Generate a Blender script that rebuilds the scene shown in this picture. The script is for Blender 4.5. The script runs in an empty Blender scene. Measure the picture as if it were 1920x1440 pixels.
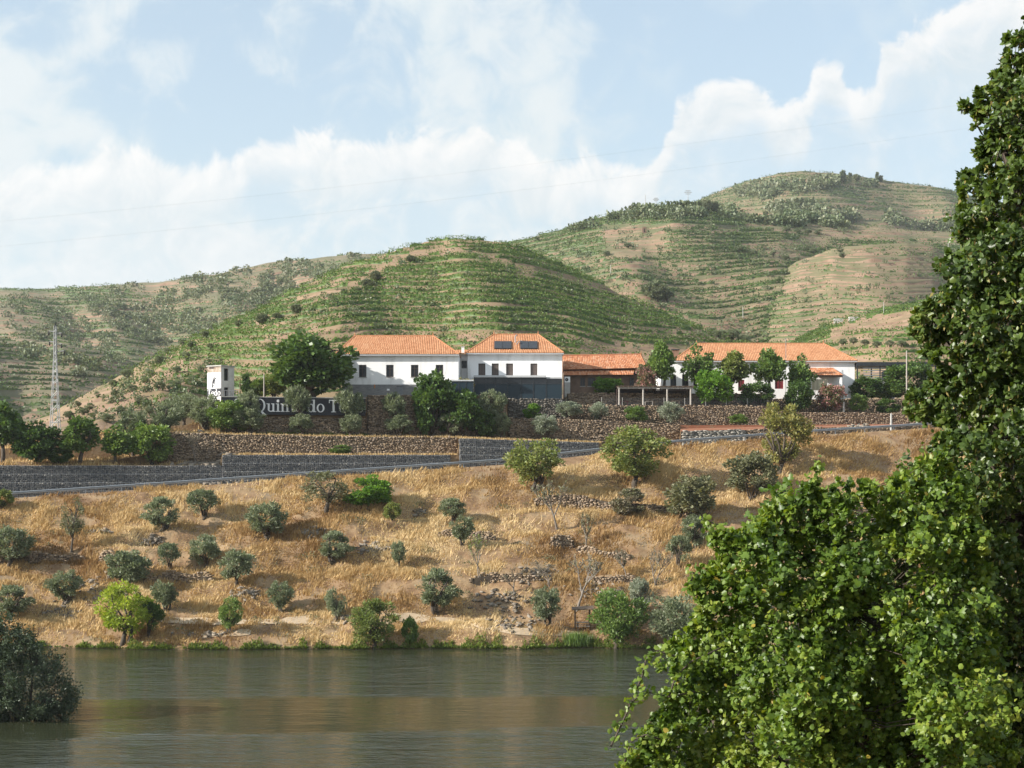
import bpy, math, random
import numpy as np
from mathutils import Vector, Matrix

# ------------------------------------------------------------------ camera, world, sun, exposure
F, HY, CH = 3000.0, 900.0, 16.3          # focal length in photo pixels, eye-level row, eye height over the river
SUN_EL, SUN_AZ = 25.0, -110.0             # degrees; azimuth from +Y (view direction), negative = to the left
SUN_STRENGTH, SKY_STRENGTH, EXPOSURE = 5.0, 0.12, 0.85
sc = bpy.context.scene
col = sc.collection
cam = bpy.data.cameras.new('camera'); cam_o = bpy.data.objects.new('camera', cam); col.objects.link(cam_o)
cam.sensor_width = 36.0; cam.lens = F / 1920 * 36; cam.shift_y = (HY - 720) / 1920
cam.clip_start = 0.1; cam.clip_end = 9000
cam_o.location = (0, 0, CH); cam_o.rotation_euler = (math.pi / 2, 0, 0)
sc.camera = cam_o
vs = sc.view_settings
vs.view_transform = 'Standard'; vs.look = 'None'; vs.gamma = 1; vs.exposure = EXPOSURE; vs.use_curve_mapping = False
sc.cycles.max_bounces = 6; sc.cycles.diffuse_bounces = 3; sc.cycles.glossy_bounces = 3
sc.cycles.transmission_bounces = 3; sc.cycles.volume_bounces = 1; sc.cycles.transparent_max_bounces = 4
sc.cycles.sample_clamp_indirect = 6

class NT:
    """tiny node-tree helper"""
    def __init__(s, tree): s.t = tree; s.n = tree.nodes; s.l = tree.links
    def new(s, typ, **kw):
        n = s.n.new(typ)
        for k, v in kw.items(): setattr(n, k, v)
        return n
    def put(s, sock, v):
        if hasattr(v, 'is_output'): s.l.new(v, sock)
        else: sock.default_value = v
    def math(s, op, a, b=0.0, c=0.0, clamp=False):
        n = s.new('ShaderNodeMath', operation=op, use_clamp=clamp)
        s.put(n.inputs[0], a); s.put(n.inputs[1], b); s.put(n.inputs[2], c)
        return n.outputs[0]
    def mix(s, f, a, b, blend='MIX'):
        n = s.new('ShaderNodeMix', data_type='RGBA', blend_type=blend)
        s.put(n.inputs[0], f); s.put(n.inputs[6], a); s.put(n.inputs[7], b)
        return n.outputs[2]
    def step(s, v, lo, hi):
        n = s.new('ShaderNodeMapRange', interpolation_type='SMOOTHSTEP')
        s.put(n.inputs[0], v); s.put(n.inputs[1], lo); s.put(n.inputs[2], hi)
        return n.outputs[0]
    def noise(s, vec, scale, detail=3.0, rough=0.55, dist=0.0):
        n = s.new('ShaderNodeTexNoise'); s.put(n.inputs['Vector'], vec)
        n.inputs['Scale'].default_value = scale; n.inputs['Detail'].default_value = detail
        n.inputs['Roughness'].default_value = rough; n.inputs['Distortion'].default_value = dist
        return n.outputs[0]
    def vec(s, x, y, z):
        n = s.new('ShaderNodeCombineXYZ'); s.put(n.inputs[0], x); s.put(n.inputs[1], y); s.put(n.inputs[2], z)
        return n.outputs[0]
    def ramp(s, f, stops):
        n = s.new('ShaderNodeValToRGB'); s.put(n.inputs[0], f)
        e = n.color_ramp.elements
        while len(e) < len(stops): e.new(0.5)
        for q, (p, c) in zip(e, stops): q.position = p; q.color = (*c, 1)
        return n.outputs[0]

world = bpy.data.worlds.new('World'); sc.world = world; world.use_nodes = True
world.cycles.sampling_method = 'MANUAL'; world.cycles.sample_map_resolution = 256
def build_world():
    T = NT(world.node_tree); T.n.clear()
    out = T.new('ShaderNodeOutputWorld'); bg = T.new('ShaderNodeBackground')
    sky = T.new('ShaderNodeTexSky', sky_type='NISHITA', sun_disc=False)
    sky.sun_elevation = math.radians(SUN_EL); sky.sun_rotation = math.radians(SUN_AZ)
    sky.air_density = 1.0; sky.dust_density = 1.6; sky.ozone_density = 1.4; sky.altitude = 100
    tc = T.new('ShaderNodeTexCoord'); sep = T.new('ShaderNodeSeparateXYZ'); T.l.new(tc.outputs['Generated'], sep.inputs[0])
    x, y, z = sep.outputs
    az = T.math('ARCTAN2', x, y); el = T.math('ARCSINE', z)
    # the same bank of cumulus repeats, mirrored, all the way round the horizon
    a = T.math('SUBTRACT', T.math('PINGPONG', T.math('ADD', az, 0.36 + 0.72 * 6), 0.72), 0.36)
    p = T.vec(T.math('MULTIPLY', az, 3000), T.math('MULTIPLY', el, 3000), 0.0)
    n1 = T.noise(p, 0.0085, 9.0, 0.62, 0.5)
    n3 = T.noise(p, 0.0022, 4.0, 0.55, 0.4)
    off = T.new('ShaderNodeVectorMath', operation='ADD'); T.l.new(p, off.inputs[0]); off.inputs[1].default_value = (-16, 20, 0)
    n2 = T.noise(off.outputs[0], 0.0085, 9.0, 0.62, 0.5)
    tops = [(-120, 320), (0, 322), (60, 300), (150, 296), (240, 272), (290, 292), (350, 300), (430, 292), (462, 246), (520, 236), (600, 238), (640, 264), (700, 258), (760, 240), (850, 252), (930, 228), (990, 246),
            (1030, 292), (1100, 285), (1190, 320), (1240, 250), (1270, 186), (1350, 150), (1400, 156), (1450, 196), (1480, 186), (1505, 130), (1540, 108), (1575, 124), (1608, 168), (1655, 92), (1700, 48), (1760, 12), (1850, -20), (1920, -20), (2040, 40)]
    fc = T.new('ShaderNodeFloatCurve'); cv = fc.mapping.curves[0]
    pts = [((math.atan((x_ - 960) / F) + .36) / .72, (420 - y_) / 460) for x_, y_ in tops]
    cv.points[0].location = pts[0]; cv.points[1].location = pts[-1]
    for q in pts[1:-1]: cv.points.new(*q)
    fc.mapping.update()
    aw = T.math('ADD', a, T.math('ADD', T.math('MULTIPLY', T.math('SUBTRACT', n2, .5), .016), T.math('MULTIPLY', T.math('SUBTRACT', n3, .5), .05)))
    T.put(fc.inputs['Value'], T.math('DIVIDE', T.math('ADD', aw, .36), .72))
    top = T.math('ADD', T.math('MULTIPLY', fc.outputs[0], 460.0), 480.0)      # elevation of the cloud tops, in 1/3000 rad
    e = T.math('MULTIPLY', T.math('TANGENT', el), T.math('DIVIDE', F, T.math('MAXIMUM', T.math('COSINE', a), .5)))
    d = T.math('SUBTRACT', top, e)                                          # depth below the tops
    d = T.math('ADD', d, T.math('MULTIPLY', T.math('SUBTRACT', n1, .5), 175.0))
    dens = T.step(d, -8.0, 24.0)
    body = T.math('ADD', .40, T.math('MULTIPLY', T.step(d, 330.0, 30.0), .50))
    patch = T.step(T.math('ADD', T.math('MULTIPLY', n3, .6), T.math('MULTIPLY', n1, .45)), .47, .64)
    dens = T.math('MULTIPLY', dens, T.math('MAXIMUM', T.math('MULTIPLY', T.step(d, 150.0, 60.0), body), T.math('MULTIPLY', T.math('ADD', .30, T.math('MULTIPLY', patch, .70)), body)))
    high = T.math('MULTIPLY', T.step(T.math('ADD', T.math('MULTIPLY', n3, .75), T.math('MULTIPLY', n1, .40)), .52, .66), T.math('SUBTRACT', 1.0, T.math('MULTIPLY', T.step(a, .02, .12), .8)))
    high2 = T.math('MULTIPLY', T.step(n3, .42, .75), .35)
    low = T.math('SUBTRACT', 1.0, T.step(el, 0.02, 0.30))
    veil = T.math('ADD', T.math('ADD', T.math('MULTIPLY', high, .30), T.math('ADD', high2, .52)), T.math('MULTIPLY', low, 0.30), clamp=True)
    lit = T.math('ADD', T.math('MULTIPLY', T.math('SUBTRACT', n1, n2), 3.2), T.math('ADD', .22, T.math('MULTIPLY', T.step(d, 130.0, 0.0), .62)), clamp=True)
    ccol = T.mix(lit, (0.42, 0.46, 0.48, 1), (0.56, 0.555, 0.545, 1))
    skyc = T.new('ShaderNodeVectorMath', operation='SCALE'); T.l.new(sky.outputs[0], skyc.inputs[0]); skyc.inputs['Scale'].default_value = SKY_STRENGTH
    base = T.mix(veil, skyc.outputs[0], (0.385, 0.455, 0.485, 1))
    base = T.mix(T.math('MULTIPLY', high, .62), base, (0.50, 0.515, 0.52, 1))
    final = T.mix(dens, base, ccol)
    T.l.new(final, bg.inputs[0]); bg.inputs[1].default_value = 1.0
    T.l.new(bg.outputs[0], out.inputs[0])
build_world()
sun = bpy.data.lights.new('sun', 'SUN'); sun.energy = SUN_STRENGTH; sun.angle = math.radians(0.55); sun.color = (1.0, 0.94, 0.86)
sun_o = bpy.data.objects.new('sun', sun); col.objects.link(sun_o)
_e, _a = math.radians(SUN_EL), math.radians(SUN_AZ)
to_sun = Vector((math.sin(_a) * math.cos(_e), math.cos(_a) * math.cos(_e), math.sin(_e)))
sun_o.rotation_euler = to_sun.to_track_quat('Z', 'Y').to_euler(); sun_o.location = to_sun * 400

# ------------------------------------------------------------------ helpers
RN = random.Random(11)
rng = np.random.default_rng(11)
_TAB = np.random.default_rng(5).random((256, 256))
def vn(x, y, s=0):
    x = np.asarray(x, float) + s * 17.31; y = np.asarray(y, float) + s * 31.73
    xi = np.floor(x).astype(int); yi = np.floor(y).astype(int)
    fx = x - xi; fy = y - yi; fx = fx * fx * (3 - 2 * fx); fy = fy * fy * (3 - 2 * fy)
    a = _TAB[xi & 255, yi & 255]; b = _TAB[(xi + 1) & 255, yi & 255]; c = _TAB[xi & 255, (yi + 1) & 255]; d = _TAB[(xi + 1) & 255, (yi + 1) & 255]
    return ((a * (1 - fx) + b * fx) * (1 - fy) + (c * (1 - fx) + d * fx) * fy) * 2 - 1
def fbm(x, y, o=4, s=0):
    t = 0; k = 1.0; f = 1.0
    for i in range(o): t = t + k * vn(np.asarray(x) * f, np.asarray(y) * f, s + i * 3); k *= 0.5; f *= 2.03
    return t
def ip(px, pts): return np.interp(px, [p[0] for p in pts], [p[1] for p in pts])
def unit(v): return v / np.maximum(np.linalg.norm(v, axis=-1, keepdims=True), 1e-9)
def X(px, Y): return (px - 960) / F * Y
def Zp(py, Y): return CH - (py - HY) / F * Y
def inpoly(px, py, poly):
    px = np.asarray(px, float); py = np.asarray(py, float); r = np.zeros(np.broadcast(px, py).shape, bool); j = len(poly) - 1
    for i in range(len(poly)):
        xi, yi = poly[i]; xj, yj = poly[j]
        with np.errstate(divide='ignore', invalid='ignore'):
            r ^= ((yi > py) != (yj > py)) & (px < (xj - xi) * (py - yi) / ((yj - yi) or 1e-9) + xi)
        j = i
    return r
def dist_poly(px, py, line):
    px = np.asarray(px, float); py = np.asarray(py, float); best = np.full(np.broadcast(px, py).shape, 1e9)
    for (ax, ay), (bx, by) in zip(line, line[1:]):
        dx, dy = bx - ax, by - ay; t = np.clip(((px - ax) * dx + (py - ay) * dy) / (dx * dx + dy * dy), 0, 1)
        best = np.minimum(best, np.hypot(px - ax - t * dx, py - ay - t * dy))
    return best

def npmesh(name, V, Fa, m=None, smooth=False, rnd=None):
    """Fa: (n,k) int array or a list of such arrays"""
    if not isinstance(Fa, list): Fa = [Fa]
    Fa = [np.asarray(f, np.int32) for f in Fa if len(f)]
    me = bpy.data.meshes.new(name); V = np.asarray(V, np.float32)
    me.vertices.add(len(V)); me.vertices.foreach_set('co', V.ravel())
    lv = np.concatenate([f.ravel() for f in Fa]) if Fa else np.zeros(0, np.int32)
    ls = []; o = 0
    for f in Fa: ls.append(o + np.arange(len(f)) * f.shape[1]); o += f.size
    ls = np.concatenate(ls).astype(np.int32)
    me.loops.add(len(lv)); me.loops.foreach_set('vertex_index', lv)
    me.polygons.add(len(ls)); me.polygons.foreach_set('loop_start', ls)
    me.update(calc_edges=True)
    if smooth: me.polygons.foreach_set('use_smooth', np.ones(len(ls), bool))
    if rnd is not None: me.attributes.new('rnd', 'FLOAT', 'FACE').data.foreach_set('value', np.asarray(rnd, np.float32))
    if m is not None: me.materials.append(m)
    return me
def link(name, me, parent=None, loc=None):
    o = bpy.data.objects.new(name, me); col.objects.link(o)
    if parent is not None: o.parent = parent
    if loc is not None: o.location = loc
    return o
def tag(o, label=None, cat=None, group=None, kind=None):
    if label: o['label'] = label
    if cat: o['category'] = cat
    if group: o['group'] = group
    if kind: o['kind'] = kind
    return o
def thing(name, label, cat, loc=(0, 0, 0), rz=0.0, group=None):
    o = bpy.data.objects.new(name, None); col.objects.link(o); o.location = loc; o.rotation_euler = (0, 0, rz); o.empty_display_size = 0.3
    return tag(o, label, cat, group)

class MB:
    """collects boxes, prisms, tubes; built as one mesh"""
    def __init__(s): s.v = []; s.f = []
    def add(s, vs_, fs):
        b = len(s.v); s.v += [tuple(q) for q in vs_]; s.f += [tuple(i + b for i in f) for f in fs]; return s
    def box(s, x0, x1, y0, y1, z0, z1):
        return s.add([(x0, y0, z0), (x1, y0, z0), (x1, y1, z0), (x0, y1, z0), (x0, y0, z1), (x1, y0, z1), (x1, y1, z1), (x0, y1, z1)],
                     [(0, 3, 2, 1), (4, 5, 6, 7), (0, 1, 5, 4), (1, 2, 6, 5), (2, 3, 7, 6), (3, 0, 4, 7)])
    def tube(s, pts, rad, n=6, cap=True):
        pts = [Vector(p) for p in pts]; rad = rad if hasattr(rad, '__len__') else [rad] * len(pts); b = len(s.v)
        for i, p in enumerate(pts):
            d = (pts[min(i + 1, len(pts) - 1)] - pts[max(i - 1, 0)]).normalized()
            u = d.cross(Vector((0.13, 0.97, 0.21))).normalized(); w = d.cross(u)
            for k in range(n):
                a = 2 * math.pi * k / n; s.v.append(tuple(p + (u * math.cos(a) + w * math.sin(a)) * rad[i]))
        for i in range(len(pts) - 1):
            for k in range(n):
                k2 = (k + 1) % n; s.f.append((b + i * n + k, b + i * n + k2, b + (i + 1) * n + k2, b + (i + 1) * n + k))
        if cap: s.f.append(tuple(b + k for k in range(n))[::-1]); s.f.append(tuple(b + (len(pts) - 1) * n + k for k in range(n)))
        return s
    def mesh(s, name, m=None, smooth=False, org=(0, 0, 0)):
        me = bpy.data.meshes.new(name); o = Vector(org)
        me.from_pydata([(a - o.x, b - o.y, c - o.z) for a, b, c in s.v], [], s.f); me.update()
        if smooth: me.polygons.foreach_set('use_smooth', np.ones(len(me.polygons), bool))
        if m: me.materials.append(m)
        return me
    def part(s, name, m, parent, smooth=False, org=None):
        if org is None:
            r = parent
            while r.parent: r = r.parent
            org = r.location if r.rotation_euler.z == 0 else (0, 0, 0)
        return link(name, s.mesh(name, m, smooth, org), parent)

# ------------------------------------------------------------------ materials
def mat(name, stops, scale=1.0, rough=0.85, detail=4, bump=0.0, bscale=None, coord='Object', stretch=(1, 1, 1), spec=0.3, metal=0.0, rnd=0.0, bdist=0.05):
    """noise-coloured surface. stops: colours spread over a noise; rnd mixes in the per-face random attribute"""
    m = bpy.data.materials.new(name); m.use_nodes = True; T = NT(m.node_tree); b = T.n['Principled BSDF']
    tc = T.new('ShaderNodeTexCoord'); mp = T.new('ShaderNodeMapping'); T.l.new(tc.outputs[coord], mp.inputs[0]); mp.inputs['Scale'].default_value = stretch
    f = T.noise(mp.outputs[0], scale, detail, 0.6)
    if rnd:
        at = T.new('ShaderNodeAttribute', attribute_name='rnd')
        f = T.math('ADD', T.math('MULTIPLY', f, 1 - rnd), T.math('MULTIPLY', at.outputs['Fac'], rnd))
    n = len(stops); lo, hi = (0.30, 0.70) if not rnd else (0.15, 0.85)
    c = T.ramp(f, [(lo + (hi - lo) * i / max(n - 1, 1), s) for i, s in enumerate(stops)])
    T.l.new(c, b.inputs['Base Color']); b.inputs['Roughness'].default_value = rough; b.inputs['Metallic'].default_value = metal
    b.inputs['Specular IOR Level'].default_value = spec
    if bump:
        bn = T.new('ShaderNodeBump'); bn.inputs['Strength'].default_value = bump; bn.inputs['Distance'].default_value = bdist
        T.l.new(T.noise(mp.outputs[0], bscale or scale * 4, 4, 0.6), bn.inputs['Height']); T.l.new(bn.outputs[0], b.inputs['Normal'])
    return m
def leafmat(name, stops, trans=0.3, rough=0.5, spec=0.35, tint=(1.25, 1.2, 0.6), objvar=0.25):
    m = bpy.data.materials.new(name); m.use_nodes = True; T = NT(m.node_tree); b = T.n['Principled BSDF']; out = T.n['Material Output']
    at = T.new('ShaderNodeAttribute', attribute_name='rnd'); oi = T.new('ShaderNodeObjectInfo')
    f = T.math('ADD', T.math('MULTIPLY', at.outputs['Fac'], 1 - objvar), T.math('MULTIPLY', oi.outputs['Random'], objvar))
    n = len(stops); c = T.ramp(f, [(0.08 + 0.84 * i / max(n - 1, 1), s) for i, s in enumerate(stops)])
    T.l.new(c, b.inputs['Base Color']); b.inputs['Roughness'].default_value = rough; b.inputs['Specular IOR Level'].default_value = spec
    tr = T.new('ShaderNodeBsdfTranslucent'); T.l.new(T.mix(1.0, c, (*tint, 1), 'MULTIPLY'), tr.inputs[0])
    mx = T.new('ShaderNodeMixShader'); mx.inputs[0].default_value = trans
    T.l.new(b.outputs[0], mx.inputs[1]); T.l.new(tr.outputs[0], mx.inputs[2]); T.l.new(mx.outputs[0], out.inputs[0])
    return m
M = {}
M['olive'] = leafmat('olive_leaf', [(.095, .12, .065), (.155, .185, .105), (.22, .25, .15), (.31, .34, .22)], .32, .5, .35, (1.05, 1.12, .75))
M['olive_pale'] = leafmat('pale_olive_leaf', [(.16, .19, .13), (.25, .28, .20), (.36, .39, .30)], .3, .5, .35, (1.05, 1.1, .85))
M['almond'] = leafmat('almond_leaf', [(.0945, .135, .0338), (.149, .196, .0473), (.203, .243, .0675), (.27, .257, .081)], .3)
M['yellowing'] = leafmat('yellowing_leaf', [(.12, .138, .036), (.192, .198, .054), (.264, .24, .072), (.3, .228, .084)], .3)
M['lime'] = leafmat('lime_leaf', [(.175, .25, .025), (.275, .362, .0375), (.375, .425, .0625)], .4)
M['dark'] = leafmat('dark_leaf', [(.03, .06, .018), (.055, .105, .025), (.085, .15, .035), (.13, .20, .05)], .3, .42)
M['green'] = leafmat('green_leaf', [(.0653, .123, .029), (.109, .181, .0406), (.16, .239, .058), (.203, .275, .0725)], .3, .45)
M['bright'] = leafmat('bright_leaf', [(.072, .168, .018), (.12, .24, .0264), (.18, .3, .042)], .35)
M['dull'] = leafmat('dull_leaf', [(.105, .119, .063), (.154, .161, .084), (.21, .203, .112)], .25)
M['twiggy'] = leafmat('dry_leaf', [(.156, .132, .09), (.204, .174, .12), (.168, .18, .096)], .2)
M['oleander'] = leafmat('oleander_leaf', [(.066, .099, .0385), (.11, .143, .055), (.462, .22, .22), (.572, .33, .319)], .25)
M['vine'] = leafmat('vineyard_leaf', [(.05, .09, .02), (.08, .14, .028), (.115, .18, .037), (.155, .19, .052)], .3)
M['farvine'] = leafmat('far_vineyard_leaf', [(.055, .09, .027), (.08, .13, .035), (.11, .16, .047)], .25)
M['scrub'] = leafmat('scrub_leaf', [(.068, .102, .051), (.111, .145, .068), (.17, .196, .111), (.238, .238, .153)], .2)
M['weed'] = leafmat('shore_weed', [(.072, .096, .024), (.108, .156, .03), (.156, .216, .036), (.24, .24, .072)], .3)
M['straw'] = leafmat('dry_grass_blade', [(.24, .14, .058), (.39, .25, .108), (.52, .365, .168), (.62, .47, .245), (.68, .54, .31)], .25, .7, .15, (1.1, 1.0, .8), 0)
M['alder'] = leafmat('alder_leaf', [(.034, .06, .014), (.065, .108, .022), (.108, .155, .033), (.19, .21, .055)], .3, .40, .42, (1.6, 1.6, .35))
M['grape'] = leafmat('grape_leaf', [(.026, .058, .01), (.062, .112, .016), (.112, .18, .025), (.19, .255, .04), (.36, .28, .05)], .34, .42, .4, (1.5, 1.45, .35))
M['willow'] = leafmat('willow_leaf', [(.03, .05, .028), (.05, .075, .04), (.075, .105, .06), (.11, .14, .08)], .22, .45)
M['bark'] = mat('bark', [(.05, .04, .03), (.11, .09, .07)], 4, .95, bump=.5)
M['barkpale'] = mat('pale_bark', [(.14, .12, .10), (.24, .21, .18)], 4, .95, bump=.4)
M['bank'] = mat('dry_bank', [(.13, .075, .04), (.21, .13, .07), (.28, .19, .105), (.25, .19, .125)], .45, .95, 8, bump=.6, bscale=3, bdist=.15)
M['hill'] = mat('terraced_soil', [(.10, .10, .042), (.18, .135, .075), (.26, .18, .11), (.21, .165, .09)], .09, .95, 8, bump=.5, bscale=1.2, bdist=.2)
M['hillB'] = mat('scrubby_soil', [(.085, .10, .048), (.15, .135, .08), (.21, .165, .11)], .03, .95, 8)
M['hillC'] = mat('stony_vineyard_soil', [(.09, .105, .045), (.155, .135, .075), (.225, .17, .105)], .03, .95, 8)
M['cut'] = mat('cut_earth_bank', [(.13, .085, .055), (.20, .13, .085), (.26, .175, .12), (.19, .15, .09)], .12, .95, 8, bump=.6, bscale=1.5, bdist=.2)
M['yard'] = mat('yard_earth', [(.24, .19, .13), (.33, .26, .18)], .5, .95, bump=.3)
M['redsoil'] = mat('red_soil', [(.22, .085, .045), (.30, .125, .07), (.26, .15, .09)], 1.2, .95, bump=.5)
M['asphalt'] = mat('asphalt', [(.045, .045, .047), (.065, .064, .062)], 2, .9, bump=.2, bscale=30, bdist=.01)
M['line'] = mat('road_paint', [(.7, .7, .68), (.8, .8, .78)], 3, .7)
M['stone'] = mat('schist', [(.115, .0828, .0574), (.23, .17, .115), (.344, .258, .172), (.287, .23, .178)], .8, .92, rnd=.75, bump=.5, bscale=8)
M['stonegrey'] = mat('grey_schist', [(.085, .075, .065), (.15, .135, .115), (.22, .20, .17)], .8, .92, rnd=.75, bump=.5, bscale=8)
M['stonepale'] = mat('pale_schist', [(.20, .19, .165), (.30, .28, .24), (.40, .37, .32)], .8, .92, rnd=.7, bump=.4, bscale=8)
M['core'] = mat('wall_core', [(.05, .04, .03), (.09, .07, .05)], 2, .95)
M['gabstone'] = mat('gabion_stone', [(.0688, .07, .075), (.125, .125, .125), (.188, .181, .169), (.25, .237, .213)], 1, .9, rnd=.8, bump=.4, bscale=9)
M['dust'] = mat('pale_dust', [(.34, .25, .16), (.44, .34, .23), (.38, .30, .21)], .9, .95, 6, bump=.4)
M['wire'] = mat('galvanised_wire', [(.28, .29, .30), (.36, .37, .38)], 3, .5, metal=.6)
M['galv'] = mat('galvanised_steel', [(.27, .29, .31), (.36, .38, .40)], 2, .45, metal=.7, spec=.5)
M['lattice'] = mat('pylon_steel', [(.30, .31, .31), (.40, .41, .41)], 2, .6, metal=.2)
M['white'] = mat('white_render', [(.64, .63, .61), (.80, .795, .785), (.86, .855, .845), (.87, .865, .855)], .9, .9, 7, stretch=(1, 1, .28), bump=.08, bscale=20, bdist=.01)
M['offwhite'] = mat('weathered_render', [(.45, .43, .40), (.60, .59, .57), (.68, .67, .65)], .6, .9, 6)
M['peel'] = mat('peeling_plaster', [(.20, .14, .10), (.36, .30, .24), (.50, .46, .40)], 2.2, .95, 6)
M['plinth'] = mat('slate_plinth', [(.13, .135, .14), (.20, .20, .20), (.26, .255, .25)], 1.5, .85, 5, rnd=0, stretch=(1, 1, 5), bump=.4)
M['tile'] = mat('terracotta_tile', [(.36, .155, .075), (.46, .215, .105), (.53, .27, .14), (.56, .33, .20)], .8, .78, 6, rnd=.4, bump=.15, bscale=15, bdist=.01)
M['tileold'] = mat('weathered_tile', [(.30, .115, .06), (.45, .18, .085), (.54, .25, .13), (.50, .32, .22)], .9, .85, 6, rnd=.55)
M['tileunder'] = mat('tile_underside', [(.16, .07, .04), (.22, .10, .05)], 1, .9)
M['soffit'] = mat('grey_gutter', [(.40, .41, .42), (.50, .51, .52)], 2, .6)
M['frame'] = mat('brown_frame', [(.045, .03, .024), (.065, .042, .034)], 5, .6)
M['shutter'] = mat('brown_shutter', [(.12, .095, .085), (.16, .13, .115)], 5, .65, stretch=(1, 1, 8))
M['reddoor'] = mat('wine_red_door', [(.13, .018, .022), (.19, .03, .035)], 4, .5)
M['greydoor'] = mat('grey_door', [(.16, .17, .18), (.20, .21, .22)], 3, .6)
M['steeldark'] = mat('dark_steel', [(.025, .03, .035), (.045, .05, .055)], 3, .5, metal=.3)
M['signblack'] = mat('sign_black', [(.018, .02, .026), (.03, .032, .04)], 2, .6)
M['signwhite'] = mat('sign_white', [(.78, .78, .78), (.84, .84, .84)], 2, .6)
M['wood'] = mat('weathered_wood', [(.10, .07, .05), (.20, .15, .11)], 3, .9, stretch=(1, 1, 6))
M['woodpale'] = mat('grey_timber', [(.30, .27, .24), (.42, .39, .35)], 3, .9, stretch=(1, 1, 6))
M['brownwall'] = mat('brown_wall', [(.13, .085, .06), (.22, .15, .11)], 1.2, .95)
M['beige'] = mat('beige_canvas', [(.48, .43, .30), (.56, .50, .36)], 1, .85)
M['concrete'] = mat('concrete', [(.34, .33, .31), (.46, .45, .42)], 2, .9)
M['tank'] = mat('steel_tank', [(.52, .54, .56), (.62, .64, .66)], 1.5, .3, metal=.8)
M['redpaint'] = mat('red_paint', [(.45, .04, .03), (.55, .06, .04)], 3, .5)
M['black'] = mat('black_rubber', [(.012, .012, .012), (.02, .02, .02)], 3, .6)
M['rock'] = mat('slate_rock', [(.12, .10, .08), (.20, .17, .135), (.28, .24, .19)], 1.0, .92, rnd=.6, bump=.5, bscale=6)
def simple(name, c, rough, spec=.5, metal=0):
    m = bpy.data.materials.new(name); m.use_nodes = True; b = m.node_tree.nodes['Principled BSDF']
    b.inputs['Base Color'].default_value = (*c, 1); b.inputs['Roughness'].default_value = rough; b.inputs['Specular IOR Level'].default_value = spec; b.inputs['Metallic'].default_value = metal
    return m
M['glass'] = simple('window_glass', (.018, .02, .024), .15, .35)
M['blueglass'] = simple('tinted_blue_glass', (.018, .032, .043), .35, .22)
M['solar'] = simple('solar_glass', (.012, .015, .022), .12, .6)
def water_mat():
    m = bpy.data.materials.new('river_water'); m.use_nodes = True; T = NT(m.node_tree); b = T.n['Principled BSDF']
    tc = T.new('ShaderNodeTexCoord'); mp = T.new('ShaderNodeMapping'); T.l.new(tc.outputs['Object'], mp.inputs[0]); mp.inputs['Scale'].default_value = (.55, 1.15, 1)
    sp = T.new('ShaderNodeSeparateXYZ'); T.l.new(tc.outputs['Object'], sp.inputs[0])
    b.inputs['Base Color'].default_value = (.030, .035, .018, 1); b.inputs['Roughness'].default_value = .07; b.inputs['IOR'].default_value = 1.33
    # breeze-ruffled streaks and one calm slick that runs along the river
    mp2 = T.new('ShaderNodeMapping'); T.l.new(tc.outputs['Object'], mp2.inputs[0]); mp2.inputs['Scale'].default_value = (.010, .05, 1)
    n = T.noise(mp2.outputs[0], 1.0, 3, .5)
    yy = T.math('ADD', sp.outputs[1], T.math('MULTIPLY', T.math('SUBTRACT', n, .5), 26.0))
    yy = T.math('ADD', yy, T.math('MULTIPLY', sp.outputs[0], -0.10))
    slick = T.math('MULTIPLY', T.step(yy, 101.0, 104.0), T.step(yy, 125.0, 119.0))
    edge = T.step(yy, 146.0, 154.0)
    calm = T.math('MAXIMUM', slick, T.math('MULTIPLY', edge, .8))
    amp = T.math('SUBTRACT', 1.0, T.math('MULTIPLY', calm, .88))
    h = T.math('ADD', T.math('MULTIPLY', T.noise(mp.outputs[0], 1.3, 4, .62, .4), 2.0), T.math('ADD', T.math('MULTIPLY', T.noise(mp.outputs[0], .42, 3, .5, .3), 2.6), T.math('MULTIPLY', T.noise(mp.outputs[0], .13, 2, .5, .3), 3.0)))
    mp3 = T.new('ShaderNodeMapping'); T.l.new(tc.outputs['Object'], mp3.inputs[0]); mp3.inputs['Scale'].default_value = (.16, .85, 1)
    h = T.math('ADD', h, T.math('MULTIPLY', T.noise(mp3.outputs[0], .9, 3, .55, .6), 1.7))
    bn = T.new('ShaderNodeBump'); bn.inputs['Distance'].default_value = .18
    T.l.new(h, bn.inputs['Height']); T.l.new(T.math('MULTIPLY', amp, .85), bn.inputs['Strength']); T.l.new(bn.outputs[0], b.inputs['Normal'])
    return m
M['water'] = water_mat()

# ------------------------------------------------------------------ the setting: far bank, road, terraces
PXC = np.concatenate([-900 - 300 * np.geomspace(40, .4, 14), np.linspace(-900, 2820, 931), 2820 + 300 * np.geomspace(.4, 40, 14)])
def fYv(px): return 179 + 0.015 * np.clip(px, -600, 2400)
VERGE = [(-900, 990), (0, 936), (200, 923), (400, 909), (600, 895), (950, 871), (1240, 838), (1500, 818), (1740, 803), (2800, 740)]
def fZv(px): return Zp(ip(px, VERGE), fYv(px))
TOP1 = [(-900, 880), (0, 873), (414, 873), (416, 853), (858, 853), (862, 822), (1130, 830), (1132, 856), (1274, 845), (1276, 809), (1400, 806), (1760, 797), (2800, 780)]
TOP2 = [(-900, 872), (0, 868), (200, 864), (300, 850), (309, 812), (420, 815), (640, 819), (858, 821), (862, 822), (1130, 830), (1132, 856), (1274, 845), (1276, 806), (1400, 803), (1760, 796), (2800, 780)]
TOP3 = [(-900, 850), (0, 842), (300, 812), (413, 806), (415, 745), (685, 745), (690, 742), (949, 742), (951, 785), (1060, 786), (1275, 797), (1400, 797), (1760, 794), (2800, 775)]
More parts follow.
